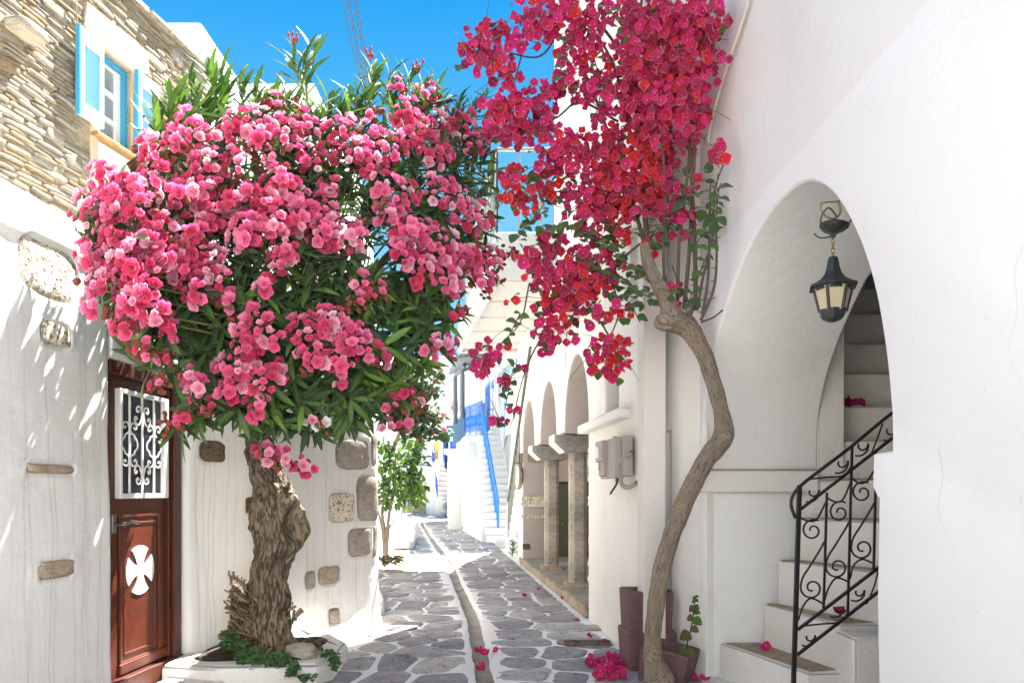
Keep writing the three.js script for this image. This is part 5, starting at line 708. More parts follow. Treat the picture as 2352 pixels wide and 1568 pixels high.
// ---------------------------------------------------------------- planter bed and the pink oleander tree
{
  const pl = thing('planter', 'low whitewashed planter bed around the gnarled trunk', 'planter', V(-1.8, 0, -5.3));
  const out = [[-2.42, 5.02], [-2.02, 4.92], [-1.38, 5.02], [-1.30, 5.14], [-1.33, 5.75], [-1.55, 6.1], [-2.2, 5.85], [-2.42, 5.5]].map((p) => new THREE.Vector2(...p));
  const sh = new THREE.Shape(out); sh.holes.push(new THREE.Path([[-2.28, 5.2], [-1.92, 5.10], [-1.55, 5.2], [-1.46, 5.5], [-1.6, 5.8], [-2.15, 5.72]].map((p) => new THREE.Vector2(...p))));
  const g = new THREE.ExtrudeGeometry(sh, { depth: .13, bevelEnabled: true, bevelThickness: .05, bevelSize: .045, bevelOffset: -.03, bevelSegments: 4, steps: 2 }); g.rotateX(-Math.PI / 2); g.translate(0, -.02, 0); const c = toCreasedNormals(g, 1.1), p = c.attributes.position; for (let i = 0; i < p.count; i++) { const q = V().fromBufferAttribute(p, i); p.setXYZ(i, q.x + .02 * fbm3(q.x * 3, q.y * 3, q.z * 3, 3), q.y + .014 * fbm3(q.x * 4, 9, q.z * 4, 3), q.z + .02 * fbm3(q.x * 3, 4, q.z * 3, 3)); } part(pl, 'rim', metric(c), M.rough);
  const so = stoneGeo(12, 12, .18, 6); so.scale(.42, .07, .38); metric(so); so.translate(-1.88, .12, -5.45); part(pl, 'soil', so, M.soil);
  const rk = stoneGeo(21, 5, .25, 3); rk.scale(.11, .06, .07); metric(rk); rk.translate(-1.52, .20, -5.17); part(pl, 'stone', rk, M.granite);
}
const TZ = 5.4;
const oleander = thing('oleander_tree', 'pink flowering oleander tree with a gnarled trunk growing from the planter', 'tree', at(612, 1495, TZ));
{
  const k = TZ / F, pts = [[610, 1520], [612, 1480], [616, 1400], [624, 1310], [640, 1215], [630, 1140], [607, 1070], [597, 1000], [596, 930], [602, 860], [610, 800]], rad = [72, 62, 46, 41, 51, 48, 35, 26, 23, 21, 17].map((r) => r * k);
  const hole = at(676, 1205, TZ - .13);
  const carve = (q, d, t, r0, a) => { let c = .10 * r0 * Math.abs(n3(q.x * 7, q.y * 2.2, q.z * 7)) * 2.2 + .035 * r0 * Math.sin(a * 5 + q.y * 9 + 2 * n3(q.x * 3, q.y * 3, 1)) ; const h = q.clone().addScaledVector(d, 0); const dd = Math.hypot((h.x - hole.x) * 1.3, (h.y - hole.y) * .62, (h.z - hole.z) * 1.0); c -= .75 * r0 * sstep(.13, .03, dd); c += .25 * r0 * sstep(.20, .14, dd) * sstep(.08, .14, dd); c += .028 * fbm3(q.x * 16, q.y * 16, q.z * 16, 3); return c; };
  part(oleander, 'trunk', tube(ribbonPts(pts, TZ), rad, 72, 230, { noise: .5, freq: 5, stretch: .6, carve }), M.bark);
  // stubs, shoots and dead twigs clinging to the foot
  const r = rng(91), tw = [], sb = []; for (let i = 0; i < 130; i++) { const left = r() < .9, x = left ? rr(532, 590, r) : rr(640, 700, r), y = left ? rr(1330, 1500, r) : rr(1400, 1500, r), p = at(x, y, TZ - rr(.02, .2, r)), d = V(rr(-.5, .4, r) + (left ? -.25 : .35), rr(.2, 1, r), rr(.0, .8, r)).normalize(), L = rr(.03, .11, r); (i % 3 ? tw : sb).push(tube([p, p.clone().addScaledVector(d, L * .6), p.clone().addScaledVector(d, L).add(V(rr(-.03, .03, r), rr(-.02, .03, r), 0))], rr(.004, .014, r), 5, 4)); }
  part(oleander, 'basal_shoots', tw, Std({ color: col(.17, .115, .07) })); part(oleander, 'cut_stubs', sb, M.twigPale);
  for (const [x, y, rx, ry] of [[560, 1400, .09, .2], [548, 1460, .08, .12]]) { const g = stoneGeo(x, 10, .5, 2); g.scale(rx, ry, .1); metric(g); g.translate(at(x, y, TZ).x, at(x, y, TZ).y, -TZ + .0); part(oleander, 'root_burr', g, M.bark); }
  const rt = []; for (let i = 0; i < 9; i++) { const a = i / 9 * 6.283, c = at(612, 1485, TZ), e = c.clone().add(V(Math.cos(a) * .28, -.07, Math.sin(a) * .24)); rt.push(tube([c.clone().add(V(Math.cos(a) * .1, .12, Math.sin(a) * .1)), c.clone().lerp(e, .6).add(V(0, .02, 0)), e], [.07, .05, .02], 9, 10, { noise: .6, freq: 14 })); } part(oleander, 'root', rt, M.bark);
}
// depth of the crown's middle for a picture column, and of its front surface
const crownZ = (x) => { const a = [[100, 3.42], [160, 3.55], [300, 3.95], [400, 4.35], [500, 4.75], [700, 5.15], [900, 5.35], [1050, 5.5], [1200, 5.6]]; let i = 0; while (i < a.length - 2 && a[i + 1][0] < x) i++; return lerp(a[i][1], a[i + 1][1], clamp((x - a[i][0]) / (a[i + 1][0] - a[i][0]), 0, 1)); };
const bulge = (x, y) => .75 * Math.sqrt(Math.max(.02, 1 - ((x - 680) / 560) ** 2 - ((y - 580) / 470) ** 2)) * clamp(.45 + (x - 150) / 700, .4, 1);
{
  const r = rng(17);
  const blobs = [[270, 540, 110, 105], [300, 650, 95, 105], [420, 430, 120, 130], [420, 640, 130, 170], [600, 400, 170, 150], [600, 620, 190, 220], [820, 370, 170, 130], [830, 560, 190, 200], [1010, 340, 110, 120], [1050, 480, 95, 150], [1070, 590, 90, 60], [700, 800, 180, 150], [860, 780, 130, 150], [560, 850, 120, 110], [950, 720, 80, 120], [410, 800, 80, 90], [700, 930, 130, 60], [930, 900, 50, 60], [840, 920, 90, 60], [600, 960, 60, 50], [1000, 700, 50, 60], [420, 900, 50, 80]];
  const wsum = blobs.reduce((s, b) => s + b[2] * b[3], 0), pickBlob = () => { let t = r() * wsum; for (const b of blobs) { t -= b[2] * b[3]; if (t <= 0) return b; } return blobs[0]; };
  const leaves = [], stems = [];
  const whorl = (p, d, n, L, up) => { for (let k = 0; k < n; k++) { const a = k / n * 6.283 + r() * .8, e = V(Math.cos(a), 0, Math.sin(a)), q = new THREE.Quaternion().setFromUnitVectors(V(0, 1, 0), d), out = e.applyQuaternion(q), dir = d.clone().multiplyScalar(lerp(up, up + .5, r())).add(out.multiplyScalar(rr(.6, 1.1, r))).normalize(); leaves.push({ p: p.clone().addScaledVector(d, rr(-.10, .03, r)), q: along(dir, d.clone().add(V(0, .4, 0))), s: L * rr(.75, 1.15, r), t: Math.floor(r() * 6), k: Math.floor(r() * 3) }); } };
  for (let i = 0; i < 900; i++) {
    const b = pickBlob(), a = r() * 6.283, m = Math.sqrt(r()), x = b[0] + b[2] * m * Math.cos(a), y = b[1] + b[3] * m * Math.sin(a), bl = bulge(x, y), front = r() < .62, Z = crownZ(x) - (front ? bl * rr(.55, .98, r) : bl * rr(-.9, .5, r)), p = at(x, y, Z);
    if (p.x < -2.34) p.x = -2.34 + r() * .1; const d = V((x - 640) / 500 + rr(-.5, .5, r), (650 - y) / 420 + rr(-.2, .6, r), (front ? .75 : -.2) + rr(-.4, .4, r)).normalize();
    whorl(p, d, 5 + Math.floor(r() * 5), rr(.15, .235, r), rr(.15, .5, r)); if (i % 3 === 0) stems.push(tube([p.clone().addScaledVector(d, -.3).lerp(at(620, 760, 5.35), .12), p.clone().addScaledVector(d, -.12), p], [.008, .006, .004], 5, 5));
  }
  // long upright shoots against the sky and drooping ones at the bottom: [tip, foot, leaves, leaf length]
  const shoots = [[690, 75, 706, 250, 15, .24], [728, 60, 712, 190, 6, .24], [655, 95, 700, 220, 8, .23], [862, 120, 850, 240, 12, .22], [905, 125, 880, 240, 8, .21], [800, 170, 830, 300, 9, .22], [950, 150, 930, 230, 9, .2], [985, 150, 960, 250, 6, .18], [1010, 165, 1000, 240, 8, .17], [1060, 205, 1050, 270, 10, .15], [1100, 215, 1080, 290, 10, .14], [470, 125, 500, 250, 12, .23], [500, 150, 520, 250, 10, .24], [425, 160, 450, 250, 8, .17], [385, 200, 400, 270, 12, .15], [545, 150, 560, 260, 9, .22], [580, 165, 590, 270, 9, .21], [620, 180, 640, 270, 8, .2], [760, 200, 750, 290, 9, .2], [835, 190, 810, 300, 8, .2], [350, 225, 370, 300, 9, .14], [1130, 190, 1100, 260, 7, .13], [1140, 250, 1110, 310, 8, .14], [1150, 430, 1080, 420, 7, .16], [1165, 500, 1080, 500, 7, .17], [1010, 690, 960, 640, 9, .17], [1050, 660, 1000, 640, 6, .15],
    [402, 1005, 410, 930, 9, .21], [470, 985, 440, 920, 9, .2], [545, 955, 575, 930, 7, .17], [575, 975, 590, 930, 8, .18], [630, 985, 625, 940, 9, .17], [690, 985, 690, 930, 9, .19], [735, 1010, 715, 950, 9, .19], [800, 985, 770, 930, 10, .2], [850, 960, 830, 920, 9, .19], [905, 860, 880, 830, 9, .2], [950, 830, 900, 800, 8, .19], [975, 960, 940, 920, 6, .12], [930, 760, 900, 740, 9, .18], [980, 790, 950, 740, 9, .17], [640, 720, 640, 770, 10, .15], [755, 690, 760, 740, 12, .19], [735, 640, 740, 690, 10, .2], [960, 640, 940, 690, 9, .2]];
  const top = (x) => { const a = [[330, 250], [400, 190], [450, 150], [500, 135], [560, 165], [620, 180], [690, 150], [760, 190], [840, 160], [870, 130], [930, 150], [1000, 170], [1060, 205], [1130, 225]]; let i = 0; while (i < a.length - 2 && a[i + 1][0] < x) i++; return lerp(a[i][1], a[i + 1][1], clamp((x - a[i][0]) / (a[i + 1][0] - a[i][0]), 0, 1)); };
  for (let k = 0; k < 46; k++) { const x = 345 + 780 * (k + r()) / 46, y = top(x) + rr(5, 75, r); shoots.push([x + rr(-14, 14, r), y, x + rr(-25, 25, r), y + 120, 7 + Math.floor(r() * 5), (x < 700 ? .22 : .18) * rr(.8, 1.1, r)]); }
  for (const [x1, y1, x0, y0, n, L] of shoots) { const Z = crownZ(x1) - bulge(x1, y1) * .75, a = at(x0, y0, Z + .06), b = at(x1, y1, Z); b.lerp(a, .35); const d = b.clone().sub(a).normalize(); stems.push(tube([a, a.clone().lerp(b, .5).add(V(.01, 0, .01)), b], [.008, .006, .004], 6, 6));
    for (let k = 0; k < n; k++) { const t = .25 + .75 * k / n, p = a.clone().lerp(b, t), an = k * 2.1 + r(), q = new THREE.Quaternion().setFromUnitVectors(V(0, 1, 0), d), out = V(Math.cos(an), 0, Math.sin(an)).applyQuaternion(q), dir = d.clone().multiplyScalar(lerp(.35, 1.5, t)).add(out.multiplyScalar(.75)).normalize(); leaves.push({ p, q: along(dir, d.clone().add(V(0, .2, .3))), s: L * rr(.75, 1.05, r), t: y1 < 300 ? pick([0, 1, 3, 3, 5], r) : Math.floor(r() * 6), k: Math.floor(r() * 3), front: p.distanceTo(camera.position) - 1 }); } }
  const tones = [[.026, .068, .010], [.036, .090, .012], [.018, .046, .009], [.09, .19, .02], [.022, .06, .016], [.045, .11, .015]];
  { const keep = leaves.filter((l) => { const tip = V(0, l.s * (l.l ?? 1), 0).applyQuaternion(l.q).add(l.p), x = CX + F * tip.x / -tip.z, y = CY - F * (tip.y - EYE) / -tip.z; return l.front !== undefined || !(x < 168 || (x < 345 && y < 400 - (x - 200) * .5) || (x < 420 && y > 870 && y < 920)); }); leaves.length = 0; leaves.push(...keep); }
  scatter(oleander, 'leaf', 'leaf_mass', [lance(.18), lance(-.1), lance(.4)], tones, (c) => leafMat(c, .3, .35), leaves);
  part(oleander, 'twigs', stems, M.twigGreen);
  const br = [[[600, 880], [520, 780], [420, 680], [300, 600]], [[602, 880], [580, 700], [540, 500], [500, 320]], [[606, 870], [680, 700], [760, 500], [850, 300]], [[608, 880], [740, 760], [880, 600], [1050, 450]], [[605, 880], [640, 650], [660, 420], [700, 250]], [[608, 890], [760, 830], [880, 820], [960, 760]], [[598, 900], [500, 880], [430, 890]]];
  for (const b of br) part(oleander, 'branch', tube(b.map(([x, y], i) => at(x, y, lerp(TZ, crownZ(x), i / (b.length - 1)))), [.062, .045, .03, .012], 10, 30, { noise: .25, freq: 8 }), M.bark2);
  // flower heads: [x, y, radius, pale share]
  const heads = [[230, 400, 35], [262, 440, 42], [300, 470, 55], [205, 468, 38], [188, 500, 34], [250, 520, 55], [330, 560, 55], [200, 590, 38], [270, 585, 55], [360, 520, 48], [420, 545, 55], [350, 340, 38], [400, 320, 36], [350, 400, 38], [430, 300, 52], [470, 370, 46], [440, 440, 55], [388, 452, 42], [540, 290, 46], [590, 282, 46], [630, 238, 22], [588, 322, 40], [650, 300, 40], [540, 372, 36], [640, 412, 46], [700, 290, 38], [720, 370, 34], [780, 300, 44], [815, 345, 40], [850, 312, 36], [560, 440, 36], [480, 500, 52], [560, 530, 56], [620, 500, 56], [690, 500, 55], [740, 480, 44], [800, 540, 52], [650, 570, 44], [740, 530, 54], [840, 370, 46], [900, 340, 44], [930, 262, 44], [985, 210, 28], [910, 200, 20], [880, 420, 36], [960, 312, 54], [1010, 282, 44], [1060, 290, 44], [1000, 350, 46], [1090, 330, 36], [920, 450, 46], [1010, 440, 46], [1050, 470, 46], [1088, 500, 46], [940, 530, 56], [1000, 560, 55], [1050, 590, 55], [960, 620, 46], [1030, 640, 45], [1090, 600, 46], [1138, 600, 36], [1118, 648, 30], [1168, 588, 22], [940, 580, 46], [890, 490, 40], [280, 620, 54], [340, 602, 46], [230, 650, 36], [212, 700, 28], [300, 690, 45], [350, 722, 40], [420, 620, 55], [470, 600, 54], [440, 662, 44], [500, 640, 36], [520, 690, 26], [280, 750, 30], [330, 800, 26], [390, 760, 26], [600, 650, 26], [640, 610, 34], [590, 740, 40], [620, 780, 36], [552, 750, 26], [830, 650, 26], [870, 670, 20], [820, 692, 20], [700, 760, 46], [760, 740, 46], [800, 770, 46], [720, 812, 44], [780, 822, 44], [840, 802, 34], [878, 822, 26], [560, 800, 36], [540, 850, 54], [600, 872, 46], [590, 930, 34], [640, 850, 26], [520, 900, 26], [450, 890, 34], [430, 860, 26], [480, 932, 20], [380, 822, 20], [360, 880, 16], [400, 972, 20], [420, 958, 14], [900, 930, 20], [930, 970, 26], [960, 920, 16], [940, 898, 16], [890, 980, 20], [1020, 790, 30], [990, 802, 26], [1050, 720, 20], [610, 1040, 30], [650, 1050, 26], [690, 1068, 26], [718, 1076, 12], [740, 970, 18, 1], [712, 965, 12, 1], [780, 880, 12], [300, 430, 30], [260, 480, 40], [330, 660, 40], [390, 590, 40], [480, 430, 36], [520, 470, 34], [600, 460, 36], [680, 450, 36], [760, 430, 28], [860, 260, 14], [470, 320, 36], [620, 360, 30], [680, 340, 30], [760, 350, 28]];
  const fl = [], dead = [];
  for (const [x, y, R0, pale] of heads) { const n = Math.max(2, Math.round((R0 / 12.2) ** 2 * .95)), Zc = crownZ(x) - bulge(x, y) * rr(.9, 1.04, r) - (y > 620 ? .1 : 0);
    for (let k = 0; k < n; k++) { const m = Math.sqrt((k + .5) / n), a = k * 2.39996 + r() * .5, px = x + R0 * .86 * m * Math.cos(a), py = y + R0 * .86 * m * Math.sin(a), p = at(px, py, Zc - .13 * (1 - m * m) * Math.min(1, R0 / 40) + rr(-.05, .05, r)); if (p.x < -2.36) { p.x = -2.36; }
      const out = V((px - x) / R0 * .9 + rr(-.25, .25, r) + (x - 640) / 900, -(py - y) / R0 * .7 + rr(-.2, .4, r) + .15, 1 - .25 * m).normalize(); const d8 = r();
      fl.push({ p, q: face(out, r() * 6.283), s: .074 * rr(.5, 1.25, r) * (R0 < 22 ? .9 : 1), t: pale ? (r() < .8 ? 5 : 3) : d8 < .04 ? 4 : d8 < .26 ? 3 : Math.floor(r() * 3), k: Math.floor(r() * 3) }); }
    if (r() < .75) for (let k = 0; k < 5; k++) { const p = at(x + rr(-1, 1, r) * R0, y + rr(-.7, 1.1, r) * R0, Zc + .02); dead.push({ p, d: rdir(r) }); } }
  const pt = [[.80, .060, .205], [.68, .028, .115], [.87, .12, .30], [.89, .23, .40], [.88, .33, .5], [.90, .52, .62]];
  scatter(oleander, 'flower', 'flower_mass', [doubleFlower(1), doubleFlower(2), doubleFlower(3)], pt, (c) => petalMat(c, .38), fl);
  const db = dead.flatMap(({ p, d }) => [0, 1].map((k) => { const g = new THREE.IcosahedronGeometry(rr(.012, .022, r), 0); g.scale(1, 1.5, .8); g.applyQuaternion(new THREE.Quaternion().setFromUnitVectors(V(0, 1, 0), d)); g.translate(p.x + rr(-.03, .03, r), p.y + rr(-.03, .03, r), p.z + rr(-.02, .04, r)); return metric(g); }));
  part(oleander, 'withered_blossoms', db, Std({ color: col(.17, .045, .022) }), { kind: 'stuff' });
  const buds = []; for (const [x, y] of [[672, 85], [850, 118], [960, 150], [1010, 225], [680, 235], [860, 830], [780, 940], [830, 880], [640, 870], [1055, 260]]) for (let k = 0; k < 7; k++) { const g = new THREE.SphereGeometry(.011, 6, 5); g.scale(.8, 1.7, .8); const p = at(x + rr(-12, 12, r), y + rr(-10, 14, r), crownZ(x) - bulge(x, y) * .8); g.translate(p.x, p.y, p.z); buds.push(metric(g)); buds.push(tube([p, at(x, y + 22, crownZ(x) - bulge(x, y) * .78)], .003, 4, 1)); }
  part(oleander, 'flower_buds', buds, Std({ color: col(.33, .035, .05) }), { kind: 'stuff' });
}
// ground ivy in the planter
function clover(name, label, list, seed, tones, sz = [.025, .05], cat = 'plant') { const r = rng(seed), it = [], t = thing(name, label, cat, list[0].clone()); list.forEach((c) => { for (let k = 0; k < (c.n ?? 60); k++) { const e = V(rr(-1, 1, r) * c.rx, rr(0, 1, r) * c.ry, rr(-1, 1, r) * c.rz).add(c); it.push({ p: e, q: along(V(rr(-1, 1, r), rr(-.2, .5, r), rr(-.3, 1, r)), V(rr(-.4, .4, r), 1, rr(0, .6, r))), s: rr(sz[0], sz[1], r), t: Math.floor(r() * tones.length), k: 0 }); } }); scatter(t, 'leaf', 'leaf_mass', [heartLeaf(.15)], tones, (c) => leafMat2(c), it, 150); return t; }
const spot = (x, y, Z, rx, ry, rz, n) => Object.assign(at(x, y, Z), { rx, ry, rz, n });
clover('ground_ivy', 'bright green creeping plant over the edge of the planter', [spot(600, 1532, 4.99, .16, .05, .03, 130), spot(540, 1490, 5.1, .09, .05, .06, 110), spot(575, 1512, 5.06, .1, .05, .05, 150), spot(625, 1518, 5.05, .12, .05, .05, 180), spot(665, 1530, 5.03, .06, .05, .03, 90), spot(672, 1555, 4.93, .02, .08, .02, 50), spot(525, 1470, 5.12, .05, .06, .05, 60), spot(770, 1535, 5.0, .02, .10, .03, 60), spot(755, 1508, 5.12, .04, .04, .03, 30), spot(705, 1562, 4.9, .05, .04, .02, 26)], 31, [[.05, .17, .015], [.08, .24, .02], [.035, .12, .012]]);
{ // litter in the planter
  const r = rng(8), g = []; for (let k = 0; k < 90; k++) { const l = lance(.4, .12); l.deleteAttribute('color'); l.scale(.13, rr(.06, .14, r), .13); l.rotateX(-1.3 + rr(-.5, .7, r)); l.rotateY(r() * 6.28); const p = at(rr(530, 745, r), rr(1462, 1508, r), TZ - rr(.0, .25, r)); l.translate(p.x, Math.max(.15, p.y), p.z); g.push(l); }
  const m = single('leaf_litter', 'dry brown leaves around the foot of the oleander trunk', 'leaf litter', g, M.deadLeaf); m.userData.kind = 'stuff';
}

// ---------------------------------------------------------------- bougainvillea on the right
const bz = (x) => { const a = [[1040, 4.7], [1150, 4.9], [1300, 5.15], [1420, 5.2], [1520, 5.0], [1600, 4.75], [1700, 4.35]]; let i = 0; while (i < a.length - 2 && a[i + 1][0] < x) i++; return lerp(a[i][1], a[i + 1][1], clamp((x - a[i][0]) / (a[i + 1][0] - a[i][0]), 0, 1)); };
const BZ = 4.86, bou = thing('bougainvillea', 'magenta bougainvillea with a bare bent trunk against the right wall', 'climbing plant', at(1515, 1590, BZ));
{
  const r = rng(23), k = BZ / F;
  const tp = [[1512, 1600], [1512, 1560], [1502, 1520], [1500, 1460], [1508, 1380], [1521, 1300], [1545, 1220], [1580, 1135], [1625, 1050], [1662, 1000], [1655, 940], [1636, 870], [1610, 800], [1578, 752], [1552, 735], [1530, 690], [1505, 640], [1488, 600], [1480, 560]], tr = [40, 34, 22, 18.5, 19, 20, 20.5, 20, 21, 23, 18, 17.5, 19, 24, 29, 17, 15, 14, 11].map((x) => x * k);
  part(bou, 'trunk', tube(tp.map(([x, y], i) => at(x, y, BZ + (i > 12 ? .0 : 0))), tr, 40, 260, { noise: .28, freq: 7, stretch: .5, carve: (q, d, t, r0, a) => .05 * r0 * Math.sin(a * 4 + q.y * 6) + .006 * fbm3(q.x * 30, q.y * 12, q.z * 30, 3) }), M.bark2);
  for (const [x, y, s, c] of [[1530, 740, .068, 1], [1575, 712, .05, 1], [1508, 1562, .08, .5], [1668, 1000, .045, 1], [1500, 1508, .05, 1]]) { const g = stoneGeo(x, 9, .3, 2.2); g.scale(s * 1.15, s * .85 * c, s); metric(g); const p = at(x, y, BZ - .03); g.translate(p.x, p.y, p.z); part(bou, 'knot', g, M.bark2); }
  const stems = [[[1534, 712], [1524, 600], [1528, 450], [1522, 300], [1530, 120], [1535, -60], 4], [[1556, 705], [1560, 560], [1577, 420], [1590, 250], [1600, 60], 4.5], [[1572, 706], [1584, 560], [1596, 300], [1590, 100], [1580, -40], 5], [[1585, 700], [1555, 640], [1545, 610], 3], [[1598, 712], [1596, 560], [1588, 400], [1580, 250], [1560, 100], 5.5], [[1602, 712], [1614, 640], [1636, 540], [1641, 440], [1668, 360], 3], [[1614, 722], [1626, 640], [1630, 500], [1632, 420], 3.5], [[1610, 735], [1640, 660], [1646, 560], [1640, 470], [1650, 400], 3.5], [[1490, 600], [1480, 480], [1470, 330], [1440, 160], [1380, 60], [1300, 10], 7], [[1485, 580], [1440, 420], [1380, 260], [1350, 180], [1320, 120], 5], [[1470, 330], [1460, 180], [1470, 40], [1480, -60], 6], [[1440, 250], [1400, 130], [1350, 60], [1280, 40], 4], [[1420, 280], [1330, 235], [1280, 270], [1210, 300], [1160, 330], 3], [[1290, 60], [1240, 130], [1160, 120], [1100, 110], 2.5], [[1200, 120], [1180, 200], [1170, 270], 2], [[1460, 500], [1380, 400], [1290, 350], 4], [[1450, 520], [1360, 560], [1280, 620], [1230, 660], 3], [[1470, 560], [1400, 620], [1340, 690], [1290, 760], [1260, 790], 3], [[1400, 620], [1420, 720], [1400, 780], [1390, 840], 2.5], [[1380, 740], [1410, 790], [1450, 850], 2.5], [[1216, 650], [1195, 740], [1160, 780], [1140, 800], 2], [[1240, 780], [1215, 830], [1195, 890], [1180, 960], 2.2], [[1460, 500], [1330, 440], [1240, 440], [1180, 400], 3], [[1610, 740], [1640, 728], [1660, 712], 2.5], [[1600, 180], [1640, 150], [1665, 138], 2.5]];
  for (const s of stems) { const w = s.at(-1), p = s.slice(0, -1), long = p[0][1] > 690 && p[0][0] > 1520; part(bou, 'stem', tube(p.map(([x, y]) => at(x, y, long ? BZ + .03 - (x > 1600 ? .2 : 0) : bz(x) + .05)), [w * k, w * k * .85, w * k * .6, Math.max(2, w * .4) * k].slice(0), 7, 26, { noise: .1, freq: 9 }), M.twig); }
  const th = []; for (const s of stems.slice(4, 9)) { const p = s.slice(0, -1).map(([x, y]) => at(x, y, BZ + .03 - (x > 1600 ? .2 : 0))); const c = new THREE.CatmullRomCurve3(p); for (let i = 0; i < 12; i++) { const q = c.getPoint(r()), d = V(rr(-1, 1, r), rr(-.2, .2, r), rr(-.3, .6, r)).normalize(); const g = new THREE.ConeGeometry(.004, .04, 4); g.applyQuaternion(new THREE.Quaternion().setFromUnitVectors(V(0, 1, 0), d)); g.translate(q.x + d.x * .03, q.y + d.y * .03, q.z + d.z * .03); th.push(metric(g)); } } part(bou, 'thorns', th, M.twig, { kind: 'stuff' });
  const heads = [[1210, 8, 22], [1280, 15, 40], [1300, 60, 46], [1330, 120, 46], [1255, 45, 34], [1340, 30, 44], [1232, 88, 22], [1350, 88, 38], [1352, 180, 26], [1380, 60, 22], [1412, 18, 22], [1402, 128, 18], [1090, 100, 34], [1112, 85, 30], [1080, 125, 24], [1132, 74, 22], [1120, 142, 32], [1152, 160, 32], [1166, 180, 22], [1200, 70, 40], [1222, 58, 22], [1162, 108, 12], [1166, 226, 20], [1141, 250, 18], [1122, 232, 13], [1182, 242, 18], [1170, 270, 42], [1200, 260, 36], [1150, 300, 36], [1182, 310, 36], [1212, 298, 18], [1240, 228, 36], [1262, 208, 22], [1250, 268, 22], [1290, 200, 26], [1302, 188, 16], [1346, 200, 32], [1330, 232, 22], [1242, 300, 18], [1226, 236, 16], [1390, 190, 20], [1386, 212, 22], [1480, 20, 56], [1550, 15, 56], [1610, 30, 42], [1640, 48, 26], [1520, 60, 46], [1580, 70, 46], [1628, 90, 30], [1500, 130, 54], [1560, 120, 54], [1608, 130, 40], [1460, 160, 44], [1440, 190, 40], [1500, 190, 54], [1560, 190, 44], [1606, 180, 36], [1420, 232, 40], [1470, 240, 50], [1530, 240, 50], [1588, 230, 40], [1614, 250, 20], [1402, 280, 36], [1450, 290, 46], [1510, 290, 46], [1568, 290, 40], [1600, 290, 20], [1440, 340, 46], [1500, 340, 46], [1558, 340, 36], [1470, 390, 36], [1402, 330, 26], [1530, 390, 26], [1646, 345, 18], [1650, 370, 14], [1280, 330, 38], [1310, 340, 36], [1340, 330, 30], [1370, 350, 36], [1400, 370, 36], [1300, 370, 36], [1340, 390, 30], [1262, 350, 26], [1390, 400, 26], [1252, 380, 20], [1430, 380, 36], [1162, 400, 18], [1172, 430, 20], [1192, 408, 20], [1212, 440, 26], [1192, 470, 20], [1220, 480, 20], [1172, 460, 14], [1250, 420, 20], [1262, 450, 20], [1182, 390, 12], [1282, 440, 14], [1370, 430, 36], [1340, 460, 36], [1400, 440, 36], [1430, 430, 36], [1390, 480, 40], [1430, 470, 40], [1360, 500, 36], [1320, 480, 26], [1460, 430, 26], [1420, 510, 30], [1470, 490, 16], [1540, 480, 30], [1580, 498, 12], [1240, 600, 30], [1270, 562, 26], [1280, 620, 42], [1232, 580, 26], [1320, 600, 36], [1330, 650, 42], [1360, 630, 40], [1290, 660, 36], [1250, 640, 26], [1380, 660, 30], [1370, 590, 30], [1310, 690, 30], [1272, 690, 26], [1340, 700, 30], [1212, 600, 20], [1222, 640, 16], [1402, 640, 20], [1422, 610, 12], [1432, 560, 16], [1242, 700, 16], [1360, 730, 20], [1390, 720, 16], [1436, 700, 14], [1442, 720, 12], [1290, 730, 20], [1175, 690, 12], [1260, 758, 22], [1250, 740, 16], [1276, 775, 16], [1256, 790, 16], [1302, 760, 12], [1310, 780, 9], [1242, 770, 16], [1256, 802, 12], [1315, 735, 9], [1380, 780, 14], [1402, 790, 22], [1390, 830, 30], [1420, 800, 22], [1432, 830, 16], [1362, 812, 16], [1410, 850, 18], [1376, 850, 12], [1115, 800, 15], [1106, 830, 24], [1126, 830, 18], [1100, 848, 12], [1160, 795, 8], [1145, 960, 10], [1156, 966, 8], [1185, 945, 10], [1155, 875, 4], [1200, 845, 4], [1665, 135, 6], [1555, 655, 8], [1545, 700, 8], [1640, 130, 8], [1480, 70, 50], [1450, 100, 30], [1545, 440, 26], [1500, 430, 36], [1470, 460, 30], [1300, 420, 20], [1350, 545, 26], [1560, 545, 16], [1590, 430, 16], [1500, 560, 18]];
  const fl = [], lv = [], tw = [];
  for (const [x, y, R0] of heads) { const n = Math.max(2, Math.round((R0 / 9.3) ** 2 * 1.0)), Zc = bz(x) + rr(-.12, .12, r);
    for (let i = 0; i < n; i++) { const m = Math.sqrt((i + .5) / n), a = i * 2.39996 + r(), px = x + R0 * m * Math.cos(a), py = y + R0 * m * Math.sin(a), p = at(px, py, Zc - .18 * (1 - m) * R0 / 40 + rr(-.1, .1, r)); if (p.x > 1.33) p.x = 1.33;
      const out = V((px - x) / R0 + rr(-.5, .5, r), -(py - y) / R0 * .8 + rr(-.5, .4, r), .75 + rr(-.3, .5, r)).normalize(), red = (x < 1300 && y > 380 && y < 500) || (y > 640 && y < 740 && x < 1340) || (x > 1380 && x < 1520 && y > 330) || r() < .12; fl.push({ p, q: face(out, r() * 6.283), s: .088 * rr(.6, 1.25, r), t: red && r() < .7 ? 3 + Math.floor(r() * 2) : Math.floor(r() * 3), k: Math.floor(r() * 3) }); }  // redder tones in set zones stand for sun shining through the bracts
